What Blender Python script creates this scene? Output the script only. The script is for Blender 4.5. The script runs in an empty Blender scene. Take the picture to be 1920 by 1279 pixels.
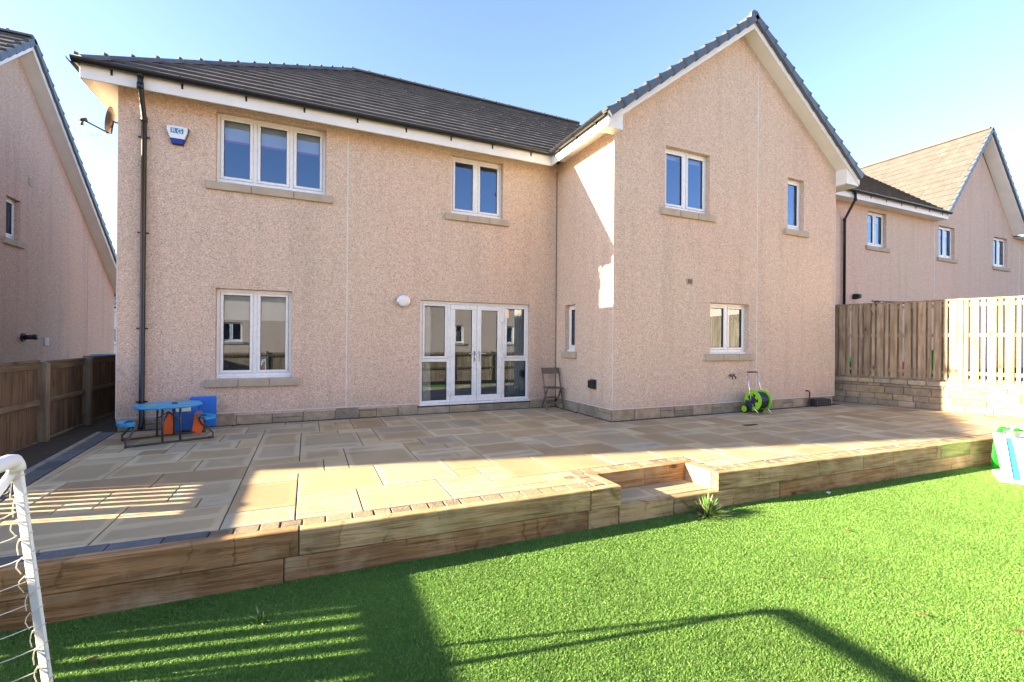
import bpy, math, random
from mathutils import Vector, Matrix
random.seed(7)
R = math.radians
sc = bpy.context.scene
col = sc.collection
V = Vector
# ------------------------------------------------------------------ camera
CAM = V((-5.09, -8.96, 1.44))
cd = bpy.data.cameras.new('camera')
cam = bpy.data.objects.new('camera', cd)
col.objects.link(cam)
yaw, pit, rol = R(24.1), R(.08), R(.45)
fw = V((math.sin(yaw)*math.cos(pit), math.cos(yaw)*math.cos(pit), math.sin(pit)))
rt = V((math.cos(yaw), -math.sin(yaw), 0))
up = rt.cross(fw)
r2 = rt*math.cos(rol)+up*math.sin(rol)
u2 = -rt*math.sin(rol)+up*math.cos(rol)
cam.matrix_world = Matrix(((r2.x, u2.x, -fw.x, CAM.x), (r2.y, u2.y, -fw.y, CAM.y), (r2.z, u2.z, -fw.z, CAM.z), (0, 0, 0, 1)))
cd.sensor_width = 36
cd.lens = 856/1920*36
cd.clip_start = .05
cd.clip_end = 3000
sc.camera = cam
# ------------------------------------------------------------------ sky, sun, exposure
L = V((1, -.212, -.29)).normalized()
w = bpy.data.worlds.new('World')
sc.world = w
w.use_nodes = True
st = w.node_tree.nodes.new('ShaderNodeTexSky')
st.sky_type = 'NISHITA'
st.sun_disc = False
st.sun_elevation = math.asin(-L.z)
st.sun_rotation = math.atan2(-L.x, -L.y)
st.air_density = .9
st.dust_density = .5
st.ozone_density = 2.2
wb = w.node_tree.nodes.new('ShaderNodeMix')      # white balance of the daylight
wb.data_type = 'RGBA'; wb.blend_type = 'MULTIPLY'; wb.inputs[0].default_value = 1
wb.inputs[7].default_value = (1.05, .96, .98, 1)
w.node_tree.links.new(st.outputs[0], wb.inputs[6])
w.node_tree.links.new(wb.outputs[2], w.node_tree.nodes['Background'].inputs[0])
w.node_tree.nodes['Background'].inputs[1].default_value = .065
sd = bpy.data.lights.new('sun', 'SUN')
sd.energy = 4.6
sd.angle = R(.55)
sd.color = (1, .84, .57)
sun = bpy.data.objects.new('sun', sd)
sun.rotation_euler = L.to_track_quat('-Z', 'Y').to_euler()
sun.location = (-20, 5, 12)
col.objects.link(sun)
sc.view_settings.view_transform = 'Standard'
sc.view_settings.look = 'None'
sc.view_settings.exposure = 3.15
sc.view_settings.gamma = 1
sc.cycles.max_bounces = 8
sc.cycles.diffuse_bounces = 5
sc.cycles.glossy_bounces = 4
sc.cycles.transparent_max_bounces = 12

# ------------------------------------------------------------------ material helpers
class NT:
    def __init__(s, name, rough=.8, spec=.3):
        s.m = bpy.data.materials.new(name)
        s.m.use_nodes = True
        s.t = s.m.node_tree
        s.b = s.t.nodes['Principled BSDF']
        s.b.inputs['Roughness'].default_value = rough
        s.b.inputs['Specular IOR Level'].default_value = spec
        s.tc = s.t.nodes.new('ShaderNodeTexCoord').outputs['Object']
    def l(s, a, b):
        s.t.links.new(a, b)
    def put(s, sock, v):
        if isinstance(v, bpy.types.NodeSocket): s.l(v, sock)
        elif isinstance(v, (tuple, list)) and len(v) == 3 and sock.type == 'RGBA': sock.default_value = (*v, 1)
        else: sock.default_value = v
    def map(s, scale, loc=(0, 0, 0), vec=None):
        n = s.t.nodes.new('ShaderNodeMapping')
        s.l(vec or s.tc, n.inputs[0])
        n.inputs['Scale'].default_value = scale
        n.inputs['Location'].default_value = loc
        return n.outputs[0]
    def noise(s, scale, detail=3, vec=None, rough=.55, dist=0):
        n = s.t.nodes.new('ShaderNodeTexNoise')
        s.l(vec or s.tc, n.inputs['Vector'])
        n.inputs['Scale'].default_value = scale
        n.inputs['Detail'].default_value = detail
        n.inputs['Roughness'].default_value = rough
        n.inputs['Distortion'].default_value = dist
        return n.outputs['Fac']
    def vor(s, scale, vec=None, out='Distance', feat='F1', rnd=1):
        n = s.t.nodes.new('ShaderNodeTexVoronoi')
        n.feature = feat
        s.l(vec or s.tc, n.inputs['Vector'])
        n.inputs['Scale'].default_value = scale
        n.inputs['Randomness'].default_value = rnd
        return n.outputs[out]
    def ramp(s, f, stops, interp='LINEAR'):
        n = s.t.nodes.new('ShaderNodeValToRGB')
        n.color_ramp.interpolation = interp
        e = n.color_ramp.elements
        while len(e) < len(stops): e.new(.5)
        for k, (p, c) in zip(e, stops):
            k.position = p
            k.color = (*c, 1) if isinstance(c, (tuple, list)) else (c, c, c, 1)
        s.l(f, n.inputs[0])
        return n.outputs[0]
    def mix(s, a, b, f, mode='MIX'):
        n = s.t.nodes.new('ShaderNodeMix')
        n.data_type = 'RGBA'
        n.blend_type = mode
        s.put(n.inputs[0], f)
        s.put(n.inputs[6], a)
        s.put(n.inputs[7], b)
        return n.outputs[2]
    def math(s, op, a, b=0.):
        n = s.t.nodes.new('ShaderNodeMath')
        n.operation = op
        s.put(n.inputs[0], a)
        s.put(n.inputs[1], b)
        return n.outputs[0]
    def attr(s, name='rnd', out='Fac'):
        n = s.t.nodes.new('ShaderNodeAttribute')
        n.attribute_name = name
        return n.outputs[out]
    def sep(s):
        n = s.t.nodes.new('ShaderNodeSeparateXYZ')
        s.l(s.tc, n.inputs[0])
        return n.outputs
    def bump(s, h, strength=.5, dist=.01, prev=None):
        n = s.t.nodes.new('ShaderNodeBump')
        n.inputs['Strength'].default_value = strength
        n.inputs['Distance'].default_value = dist
        s.l(h, n.inputs['Height'])
        if prev: s.l(prev, n.inputs['Normal'])
        s.l(n.outputs[0], s.b.inputs['Normal'])
        return n.outputs[0]
    def color(s, c):
        s.put(s.b.inputs['Base Color'], c)
        return s.m

def plain(name, c, rough=.5, spec=.4, metal=0, var=.12, scale=6, bump=0):
    n = NT(name, rough, spec)
    n.b.inputs['Metallic'].default_value = metal
    f = n.noise(scale, 4)
    d = tuple(x*(1-var) for x in c)
    e = tuple(min(1, x*(1+var*.6)) for x in c)
    if bump: n.bump(n.noise(scale*12, 3), bump, .003)
    r_ = n.ramp(n.noise(scale*3, 3), [(.3, rough*.85), (.7, min(1, rough*1.15))])
    n.l(r_, n.b.inputs['Roughness'])
    return n.color(n.ramp(f, [(.3, d), (.7, e)]))

def harling(name, c):
    n = NT(name, .95, .15)
    px, py, pz = n.sep()
    big = n.noise(.35, 4)
    mid = n.noise(48, 2, rough=.7)
    mid2 = n.noise(11, 3, rough=.7)
    peb = n.vor(85, out='Color')
    bw = n.t.nodes.new('ShaderNodeSeparateColor'); n.l(peb, bw.inputs[0])
    a = n.ramp(bw.outputs[0], [(0, tuple(x*.66 for x in c)), (.14, tuple(x*.86 for x in c)), (.3, c), (.8, tuple(min(1, x*1.14) for x in c)), (.97, tuple(min(1, x*1.2+.03) for x in c)), (1, (.80, .76, .70))])
    b = n.mix(a, n.ramp(mid, [(.30, .72), (.5, 1.0), (.7, 1.16)]), .62, 'MULTIPLY')
    b = n.mix(b, n.ramp(mid2, [(.3, .9), (.7, 1.08)]), .7, 'MULTIPLY')
    b = n.mix(b, n.ramp(big, [(.3, (1.05, .97, .96)), (.7, (.96, 1.0, .97))]), .8, 'MULTIPLY')
    streak = n.noise(1, 4, vec=n.map((3.2, 3.2, .22)), rough=.6)
    b = n.mix(b, n.ramp(streak, [(.34, .86), (.5, 1.0)]), .6, 'MULTIPLY')
    low = n.math('ADD', pz, n.math('MULTIPLY', n.noise(1.6, 4), 1.1))       # browner, uneven band near the ground
    b = n.mix(b, (.30, .245, .215), n.math('MULTIPLY', n.ramp(low, [(.55, 1.), (.95, 0.)]), .32))
    chip = n.vor(2.6, rnd=1)
    b = n.mix(b, (.80, .76, .70), n.ramp(chip, [(.014, .8), (.024, 0.)]))
    h = n.mix(n.vor(75), n.noise(60, 2), .5)
    n.bump(h, .6, .008)
    return n.color(b)

def wood(name, axis, c1, c2, knots=.6, green=0., scale=1., saw=0):
    n = NT(name, .8, .2)
    S = [(26 if saw else 13)*scale]*3
    S[axis] = (1.1 if saw else .9)*scale
    K = [4.2*scale]*3
    K[axis] = 2.1*scale
    rnd = n.attr()
    ofs = n.t.nodes.new('ShaderNodeVectorMath'); ofs.operation = 'ADD'
    cmb = n.t.nodes.new('ShaderNodeCombineXYZ')
    for i in range(3): n.l(n.math('MULTIPLY', rnd, 31.7+9*i), cmb.inputs[i])
    n.l(n.tc, ofs.inputs[0]); n.l(cmb.outputs[0], ofs.inputs[1])
    vec = ofs.outputs[0]
    kv = n.vor(1, vec=n.map(tuple(K), vec=vec), rnd=.9)
    g = n.noise(1.3, 5, vec=n.map(tuple(S), vec=vec), rough=.6, dist=.15 if saw else .5)
    ring = n.math('ADD', g, n.math('MULTIPLY', n.ramp(kv, [(.0, 1.), (.26, 0.)]), .5 if saw else .8))
    wv = n.math('SINE', n.math('MULTIPLY', ring, 26.))
    base = n.mix(c1, c2, n.ramp(g, [(.32, 0.), (.68, 1.)]))
    base = n.mix(base, n.ramp(wv, [(0., .74), (1., 1.1)]), .42, 'MULTIPLY')
    kn = n.ramp(kv, [(.0, 1.), (.07, 1.), (.13, .25), (.19, 0.)])
    keep = n.ramp(n.vor(1, vec=n.map(tuple(K), vec=vec), out='Color', rnd=.9), [(.48, 0.), (.52, 1.)])
    base = n.mix(base, tuple(x*.34 for x in c1), n.math('MULTIPLY', n.math('MULTIPLY', kn, keep), knots))
    blot = n.noise(2.1, 4, vec=n.map((1, 1, 1), vec=vec))
    base = n.mix(base, n.ramp(blot, [(.3, .68), (.6, 1.12)]), .75, 'MULTIPLY')
    if green:
        gn = n.noise(2.7, 4)
        base = n.mix(base, (.16, .19, .07), n.math('MULTIPLY', n.ramp(gn, [(.42, 0.), (.7, 1.)]), green))
    tint = n.ramp(rnd, [(0, .8), (.5, 1.), (1, 1.16)])
    base = n.mix(base, tint, .8, 'MULTIPLY')
    cr = n.noise(1, 3, vec=n.map(tuple(x*2.6 for x in S), vec=vec), rough=.7)
    if saw:
        # wane patches left by the bark, seasoning splits across and along, saw marks
        wob = n.t.nodes.new('ShaderNodeVectorMath'); wob.operation = 'ADD'
        wc = n.t.nodes.new('ShaderNodeCombineXYZ'); n.l(n.math('MULTIPLY', n.noise(9, 2, vec=vec), .14), wc.inputs[axis]); n.l(vec, wob.inputs[0]); n.l(wc.outputs[0], wob.inputs[1])
        wan = n.vor(1, vec=n.map((2.6, .5, .9), vec=wob.outputs[0]), out='Distance', feat='DISTANCE_TO_EDGE', rnd=1)
        wn2 = n.noise(1, 3, vec=n.map((1.7, 4, 4), vec=vec))
        split = n.math('MULTIPLY', n.ramp(wan, [(.0, 1.), (.010, .7), (.026, 0.)]), n.ramp(wn2, [(.48, 0.), (.60, 1.)]))
        base = n.mix(base, tuple(x*.3 for x in c1), n.math('MULTIPLY', split, .6))
        cell = n.vor(1, vec=n.map((2.6, .5, .9), vec=wob.outputs[0]), out='Color', rnd=1)
        base = n.mix(base, n.ramp(cell, [(.2, .80), (.8, 1.18)]), n.math('MULTIPLY', n.ramp(wn2, [(.42, 0.), (.55, 1.)]), .7), 'MULTIPLY')
        lng = n.noise(1, 2, vec=n.map((1.1, 30, 30), vec=vec), rough=.5)
        base = n.mix(base, tuple(x*.3 for x in c1), n.ramp(lng, [(.66, 0.), (.72, .7)]))
        base = n.mix(base, (.60, .48, .30), n.math('MULTIPLY', n.ramp(n.noise(3.3, 4, vec=vec), [(.5, 0.), (.72, 1.)]), .5))
        cr = n.mix(cr, n.ramp(wan, [(0, 0.), (.03, 1.)]), .3)
    n.bump(n.mix(cr, wv, .25), .6 if saw else .45, .010 if saw else .006)
    return n.color(base)

def stone(name, c, var=.5, rough=.9, bumpd=.02, sc_=7):
    n = NT(name, rough, .2)
    rnd = n.attr()
    a = n.ramp(rnd, [(0, tuple(x*(1-var) for x in c)), (.35, (c[0]*.95, c[1]*.93, c[2]*.9)), (.65, (c[0]*1.1, c[1]*1.0, c[2]*.82)), (1, tuple(min(1, x*(1+var*.45)) for x in c))])
    b = n.mix(a, n.ramp(n.noise(sc_, 5, rough=.65), [(.28, .62), (.7, 1.2)]), .8, 'MULTIPLY')
    b = n.mix(b, n.ramp(n.noise(sc_*9, 2, rough=.7), [(.3, .8), (.7, 1.15)]), .7, 'MULTIPLY')
    n.bump(n.noise(sc_*3.2, 5, rough=.7), .8, bumpd)
    return n.color(b)

M = {}
M['harl'] = harling('pebbledash_pink', (.61, .47, .37))
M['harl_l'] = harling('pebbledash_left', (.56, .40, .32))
M['harl_r'] = harling('pebbledash_right', (.62, .475, .38))
M['harl_b'] = harling('pebbledash_rear', (.62, .47, .37))
M['white'] = plain('white_upvc', (.80, .80, .79), .28, .5, var=.04)
M['fascia'] = plain('white_board', (.80, .79, .76), .4, .4, var=.06, scale=3)
M['black'] = plain('black_gutter', (.012, .013, .015), .33, .5, var=.3)
M['verge'] = plain('verge_grey', (.085, .098, .115), .38, .5, var=.2, scale=4)
M['lead'] = plain('valley_grey', (.17, .18, .18), .6, .3)
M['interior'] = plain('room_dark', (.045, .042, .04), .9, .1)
M['blind'] = plain('blind_white', (.88, .87, .84), .9, .1, scale=2)
M['pinkhem'] = plain('blind_hem', (.55, .12, .30), .9, .1)
M['curtain'] = plain('curtain_teal', (.16, .26, .27), .9, .1, scale=3)
M['metal'] = plain('aluminium', (.62, .62, .62), .3, .5, metal=.9)
M['steel'] = plain('dark_steel', (.045, .047, .05), .4, .5, var=.2)
M['sill'] = plain('cast_stone', (.45, .38, .29), .9, .2, var=.12, scale=5, bump=.4)
M['joint'] = plain('joint_sealant', (.66, .64, .60), .7, .2)
M['darkjoint'] = plain('dark_sealant', (.17, .125, .10), .8, .2)
M['plinth'] = stone('plinth_stone', (.38, .325, .25), .3)
M['wallstone'] = stone('wall_stone', (.34, .275, .20), .5, bumpd=.03)
M['coping'] = stone('coping_stone', (.40, .34, .26), .25)
M['mortar'] = stone('mortar', (.20, .175, .145), .1)
M['sett'] = stone('sett_stone', (.30, .245, .18), .35, bumpd=.03, sc_=14)
M['slate'] = stone('slate_kerb', (.12, .125, .135), .3, .7, .008)
M['kerb'] = stone('concrete_kerb', (.33, .31, .28), .15)
M['roof'] = None
def roofmat(name, c, v=.25):
    n = NT(name, .68, .35)
    rnd = n.attr()
    a = n.ramp(rnd, [(0, tuple(x*(1-v) for x in c)), (1, tuple(x*(1+v) for x in c))])
    a = n.mix(a, n.ramp(n.noise(3, 5), [(.3, .8), (.7, 1.2)]), .7, 'MULTIPLY')
    a = n.mix(a, n.ramp(n.noise(90, 2), [(.3, .8), (.7, 1.2)]), .6, 'MULTIPLY')
    n.bump(n.noise(70, 3), .4, .004)
    return n.color(a)
M['roof'] = roofmat('roof_tile', (.105, .100, .102), .15)
M['roof_r'] = roofmat('roof_tile_far', (.080, .074, .069), .05)
M['slateroof'] = roofmat('roof_slate', (.08, .095, .12))
# sleepers, fences
M['sleeper'] = wood('sleeper_timber', 0, (.29, .18, .085), (.56, .395, .215), .95, green=.22, saw=1)
M['sleeper_red'] = wood('sleeper_timber_brown', 0, (.27, .14, .06), (.51, .30, .145), .95, green=.08, saw=1)
M['sleeper_algae'] = wood('sleeper_timber_green', 0, (.16, .20, .05), (.36, .38, .15), .6, green=.6)
M['sleeper_y'] = wood('sleeper_timber_side', 1, (.28, .18, .09), (.50, .34, .18), .7)
M['fence_l'] = wood('fence_brown', 2, (.10, .066, .04), (.20, .135, .085), .7, scale=1.1)
M['post'] = wood('fence_post', 2, (.15, .12, .08), (.26, .21, .15), .6)
M['rail'] = wood('fence_rail', 1, (.11, .08, .05), (.20, .15, .10), .6)
M['fence_r'] = wood('fence_pale', 2, (.24, .165, .10), (.43, .325, .225), .9, scale=1.1)
M['chairwood'] = wood('weathered_chair', 2, (.10, .08, .065), (.23, .19, .16), .3, scale=2)
# paving
def paving():
    n = NT('sandstone_paving', .78, .25)
    rnd = n.attr()
    r2_ = n.attr('edge')
    c = n.ramp(rnd, [(0, (.36, .25, .135)), (.25, (.47, .35, .20)), (.5, (.52, .40, .235)), (.75, (.40, .34, .24)), (1, (.60, .48, .30))])
    rim = n.ramp(n.math('ADD', r2_, n.math('MULTIPLY', n.noise(6, 3), .5)), [(.42, 1.), (.85, 0.)])
    c = n.mix(c, (.30, .215, .125), n.math('MULTIPLY', n.ramp(n.math('ADD', n.math('MULTIPLY', r2_, .8), n.noise(2.3, 3)), [(.80, 0.), (1.25, 1.)]), .48))
    c = n.mix(c, n.ramp(n.noise(1.3, 5, rough=.6), [(.3, .80), (.7, 1.13)]), .8, 'MULTIPLY')
    c = n.mix(c, n.ramp(n.noise(140, 2, rough=.8), [(.3, .80), (.7, 1.16)]), .7, 'MULTIPLY')
    c = n.mix(c, (.16, .12, .08), n.ramp(n.vor(3.1, rnd=1), [(.018, .8), (.035, 0.)]))
    n.bump(n.noise(60, 4, rough=.7), .25, .003)
    n.l(n.ramp(n.noise(1.7, 4), [(.35, .60), (.65, .88)]), n.b.inputs['Roughness'])
    return n.color(c)
M['paving'] = paving()
M['gravel'] = stone('dark_gravel', (.035, .033, .033), .5, .9, .05, 30)
M['gravel2'] = stone('grey_chippings', (.10, .105, .115), .5, .9, .03, 40)
M['soil'] = stone('soil', (.10, .085, .06), .2, .95, .03, 5)
M['turf'] = plain('turf_backing', (.085, .20, .04), .95, .1, var=.4, scale=30)
def blade():
    n = NT('turf_blade', .55, .3)
    c = n.ramp(n.attr(), [(0, (.10, .225, .045)), (.35, (.14, .285, .058)), (.7, (.19, .35, .075)), (.93, (.27, .42, .11)), (1, (.40, .44, .19))])
    c = n.mix(c, n.ramp(n.noise(1.1, 4), [(.3, .84), (.7, 1.12)]), .9, 'MULTIPLY')
    tr = n.t.nodes.new('ShaderNodeBsdfTranslucent')
    n.put(n.b.inputs['Base Color'], c)
    n.l(c, tr.inputs[0])
    mx = n.t.nodes.new('ShaderNodeMixShader')
    mx.inputs[0].default_value = .38
    n.l(n.b.outputs[0], mx.inputs[1]); n.l(tr.outputs[0], mx.inputs[2])
    n.l(mx.outputs[0], n.t.nodes['Material Output'].inputs[0])
    return n.m
M['blade'] = blade()
def glass(name, refl=.3, tint=(.56, .73, 1.0)):
    n = NT(name)
    t = n.t
    gl = t.nodes.new('ShaderNodeBsdfGlossy'); gl.inputs['Roughness'].default_value = .004; gl.inputs[0].default_value = (*tint, 1)
    tp = t.nodes.new('ShaderNodeBsdfTransparent'); tp.inputs[0].default_value = (.80, .86, .84, 1)
    fr = t.nodes.new('ShaderNodeFresnel'); fr.inputs[0].default_value = 1.6
    f = n.math('ADD', n.math('MULTIPLY', fr.outputs[0], .95), refl)
    f = n.math('MINIMUM', f, 1.)
    bp = t.nodes.new('ShaderNodeBump'); bp.inputs['Strength'].default_value = .03; bp.inputs['Distance'].default_value = .01
    n.l(n.noise(1.1, 1), bp.inputs['Height']); n.l(bp.outputs[0], gl.inputs['Normal'])
    mx = t.nodes.new('ShaderNodeMixShader')
    n.l(f, mx.inputs[0]); n.l(tp.outputs[0], mx.inputs[1]); n.l(gl.outputs[0], mx.inputs[2])
    n.l(mx.outputs[0], t.nodes['Material Output'].inputs[0])
    return n.m
M['glass'] = glass('window_glass', .16)
def c_(name, rgb, rough=.35): M[name] = plain(name, rgb, rough, .5, var=.08)
c_('toy_blue', (.012, .33, .62)); c_('toy_blue2', (.01, .16, .62)); c_('orange', (.80, .13, .015)); c_('lime', (.27, .62, .02)); c_('paper', (.75, .73, .68), .8)
c_('toy_green', (.02, .48, .03)); c_('toy_white', (.80, .84, .90)); c_('stripe_blue', (.02, .30, .85)); c_('pink', (.75, .22, .30)); c_('doll', (.80, .62, .52)); c_('purple', (.10, .05, .30))
c_('alarm_blue', (.01, .03, .28)); c_('sign_blue', (.02, .25, .50)); c_('goal_white', (.82, .83, .86), .35); c_('net', (.66, .62, .54), .8); c_('rubber', (.02, .02, .022), .6)
c_('dish_shade_brown', (.12, .085, .062), .5); c_('leaf', (.14, .06, .03), .8); c_('copper', (.14, .07, .05), .5); c_('red', (.5, .04, .04)); c_('cloth', (.75, .72, .68), .8); c_('navy', (.03, .04, .07), .3)  # the dish colour has the brown eave shade in it

# ------------------------------------------------------------------ mesh builder
class MB:
    def __init__(s):
        s.v = []; s.f = []; s.mi = []; s.r = []; s.e = []
    def add(s, vs, fs, mi=0, r=0., e=None):
        o = len(s.v)
        s.v.extend([tuple(p) for p in vs])
        for k, f in enumerate(fs):
            s.f.append(tuple(i+o for i in f)); s.mi.append(mi); s.r.append(r)
        s.e.extend(e if e else [0.]*len(vs))
    def quad(s, a, b, c, d, mi=0, r=0.): s.add([a, b, c, d], [(0, 1, 2, 3)], mi, r)
    def box(s, x0, x1, y0, y1, z0, z1, mi=0, r=0., T=None, b=0.):
        if x1 < x0: x0, x1 = x1, x0
        if y1 < y0: y0, y1 = y1, y0
        b = min(b, (x1-x0)*.45, (y1-y0)*.45, (z1-z0)*.45)
        if b <= 0:
            vs = [V((x, y, z)) for z in (z0, z1) for y in (y0, y1) for x in (x0, x1)]
            fs = [(0, 2, 3, 1), (4, 5, 7, 6), (0, 1, 5, 4), (2, 6, 7, 3), (0, 4, 6, 2), (1, 3, 7, 5)]
        else:
            vs = []; ix = {}
            lo, hi = (x0, y0, z0), (x1, y1, z1)
            for c in range(8):
                sg = [(c >> k) & 1 for k in range(3)]
                for a in range(3):
                    p = [hi[k] if sg[k] else lo[k] for k in range(3)]
                    for k in range(3):
                        if k != a: p[k] += -b if sg[k] else b
                    ix[(c, a)] = len(vs); vs.append(V(p))
            fs = []
            for a in range(3):
                o1, o2 = (a+1) % 3, (a+2) % 3
                for sgn in (0, 1):
                    cs = [sgn << a, (sgn << a) | (1 << o1), (sgn << a) | (1 << o1) | (1 << o2), (sgn << a) | (1 << o2)]
                    f = [ix[(c, a)] for c in cs]
                    fs.append(tuple(f if sgn else f[::-1]))
            for a in range(3):      # edges along axis a
                o1, o2 = (a+1) % 3, (a+2) % 3
                for s1 in (0, 1):
                    for s2 in (0, 1):
                        c0 = (s1 << o1) | (s2 << o2); c1 = c0 | (1 << a)
                        f = [ix[(c0, o1)], ix[(c1, o1)], ix[(c1, o2)], ix[(c0, o2)]]
                        fs.append(tuple(f if s1 == s2 else f[::-1]))
            for c in range(8):
                f = [ix[(c, 0)], ix[(c, 1)], ix[(c, 2)]]
                fs.append(tuple(f if bin(c).count('1') % 2 else f[::-1]))
        if T: vs = [T @ p for p in vs]
        s.add(vs, fs, mi, r)
    def tube(s, pts, r, n=8, mi=0, rr=0., closed=False, caps=True):
        pts = [V(p) for p in pts]
        rings = []
        prev = None
        for i, p in enumerate(pts):
            if closed: d = pts[(i+1) % len(pts)]-pts[i-1]
            else: d = pts[min(i+1, len(pts)-1)]-pts[max(i-1, 0)]
            d.normalize()
            if prev is None:
                a = d.orthogonal().normalized()
            else:
                a = (prev-d*prev.dot(d)).normalized()
            prev = a
            b = d.cross(a)
            ri = r[i] if isinstance(r, (list, tuple)) else r
            rings.append([p+(a*math.cos(t)+b*math.sin(t))*ri for t in [2*math.pi*k/n for k in range(n)]])
        vs = [q for g in rings for q in g]
        fs = []
        m = len(rings)
        for i in range(m if closed else m-1):
            j = (i+1) % m
            for k in range(n):
                k2 = (k+1) % n
                fs.append((i*n+k, i*n+k2, j*n+k2, j*n+k))
        if caps and not closed:
            fs.append(tuple(range(n))[::-1]); fs.append(tuple(range((m-1)*n, m*n)))
        s.add(vs, fs, mi, rr)
    def prism(s, poly, a0, a1, T=None, mi=0, r=0.):      # polygon (x,z) extruded in y
        n = len(poly)
        vs = [V((x, a0, z)) for x, z in poly]+[V((x, a1, z)) for x, z in poly]
        fs = [tuple(range(n)), tuple(range(n, 2*n))[::-1]]
        for i in range(n): fs.append((i, i+n, (i+1) % n+n, (i+1) % n))
        if T: vs = [T @ p for p in vs]
        s.add(vs, fs, mi, r)
    def lathe(s, prof, T, n=24, mi=0, r=0.):             # prof (radius, height) about local z
        vs = []; fs = []
        for rad, h in prof:
            for k in range(n):
                t = 2*math.pi*k/n
                vs.append(T @ V((rad*math.cos(t), rad*math.sin(t), h)))
        for i in range(len(prof)-1):
            for k in range(n):
                k2 = (k+1) % n
                fs.append((i*n+k, i*n+k2, (i+1)*n+k2, (i+1)*n+k))
        fs.append(tuple(range(n))[::-1]); fs.append(tuple(range((len(prof)-1)*n, len(prof)*n)))
        s.add(vs, fs, mi, r)

def worg(o):
    p = V((0, 0, 0))
    while o: p += o.location; o = o.parent
    return p
def obj(name, mb, mats, parent=None, smooth=False, loc=None):
    me = bpy.data.meshes.new(name)
    if loc is None and parent is None: loc = V((0, 0, 0))
    o = bpy.data.objects.new(name, me)
    if parent is not None: o.parent = parent
    else: o.location = loc
    org = worg(o)
    me.from_pydata([(x-org.x, y-org.y, z-org.z) for x, y, z in mb.v], [], mb.f)
    if not isinstance(mats, (list, tuple)): mats = [mats]
    for m in mats: me.materials.append(M[m] if isinstance(m, str) else m)
    if len(mats) > 1: me.polygons.foreach_set('material_index', mb.mi)
    a = me.attributes.new('rnd', 'FLOAT', 'FACE'); a.data.foreach_set('value', mb.r)
    if any(mb.e):
        a = me.attributes.new('edge', 'FLOAT', 'POINT'); a.data.foreach_set('value', mb.e)
    if smooth:
        me.polygons.foreach_set('use_smooth', [True]*len(me.polygons))
    me.update()
    col.objects.link(o)
    return o
def thing(name, loc, label, cat, group=None):
    o = bpy.data.objects.new(name, None)
    o.location = loc
    o.empty_display_size = .2
    col.objects.link(o)
    o['label'] = label; o['category'] = cat
    if group: o['group'] = group
    return o
def tag(o, label, cat, group=None):
    o['label'] = label; o['category'] = cat
    if group: o['group'] = group
    return o
def struct(o, kind='structure'):
    o['kind'] = kind
    return o
def rnd(a=0., b=1.): return random.uniform(a, b)

def clip(poly, a, b, c):     # keep a*x+b*y>=c
    out = []
    n = len(poly)
    for i in range(n):
        p, q = poly[i], poly[(i+1) % n]
        dp, dq = a*p[0]+b*p[1]-c, a*q[0]+b*q[1]-c
        if dp >= 0: out.append(p)
        if dp*dq < 0:
            t = dp/(dp-dq)
            out.append((p[0]+(q[0]-p[0])*t, p[1]+(q[1]-p[1])*t))
    return out
def area(p): return abs(sum(p[i][0]*p[(i+1) % len(p)][1]-p[(i+1) % len(p)][0]*p[i][1] for i in range(len(p))))/2

def roof_slope(mb, plan, E, S, z0, tan, course=.30, tw=.33, lip=.040, jit=.0012):
    """plan polygon (x,y) ccw; E a point on the eave; S unit plan direction uphill."""
    cs = 1/math.sqrt(1+tan*tan)
    U = V((S[1], -S[0], 0))        # along the eave
    SV = V((S[0], S[1], tan)).normalized()
    N = V((-S[0]*tan, -S[1]*tan, 1)).normalized()
    O = V((E[0], E[1], z0))
    pts = []
    for x, y in plan:
        d = ((x-E[0])*S[0]+(y-E[1])*S[1])
        u = (x-E[0])*U.x+(y-E[1])*U.y
        pts.append((u, d/cs))
    v1 = max(p[1] for p in pts); u0 = min(p[0] for p in pts); u1 = max(p[0] for p in pts)
    # underlay sheet
    mb.add([O+U*u+SV*v-N*.012 for u, v in pts], [tuple(range(len(pts)))], 0, .1)
    i = 0
    while i*course < v1:
        va, vb = i*course, (i+1)*course
        band = clip(clip(pts, 0, 1, va), 0, -1, -vb-.02)
        if len(band) > 2:
            k = math.floor(u0/tw)-1
            while k*tw < u1:
                a = k*tw+(tw/2 if i % 2 else 0)
                t = clip(clip(band, 1, 0, a+.003), -1, 0, -(a+tw-.003))
                k += 1
                if len(t) < 3 or area(t) < .0005: continue
                r = rnd(); dz = rnd(-jit, jit)
                def P(u, v, top=True):
                    h = (lip+dz)*(1-(v-va)/course)+.004 if top else -.01
                    return O+U*u+SV*v+N*h
                n = len(t)
                vs = [P(u, v) for u, v in t]+[P(u, v, False) for u, v in t]
                fs = [tuple(range(n))]
                for q in range(n):
                    q2 = (q+1) % n
                    fs.append((q, q+n, q2+n, q2))
                mb.add(vs, fs, 0, r)
        i += 1

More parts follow.
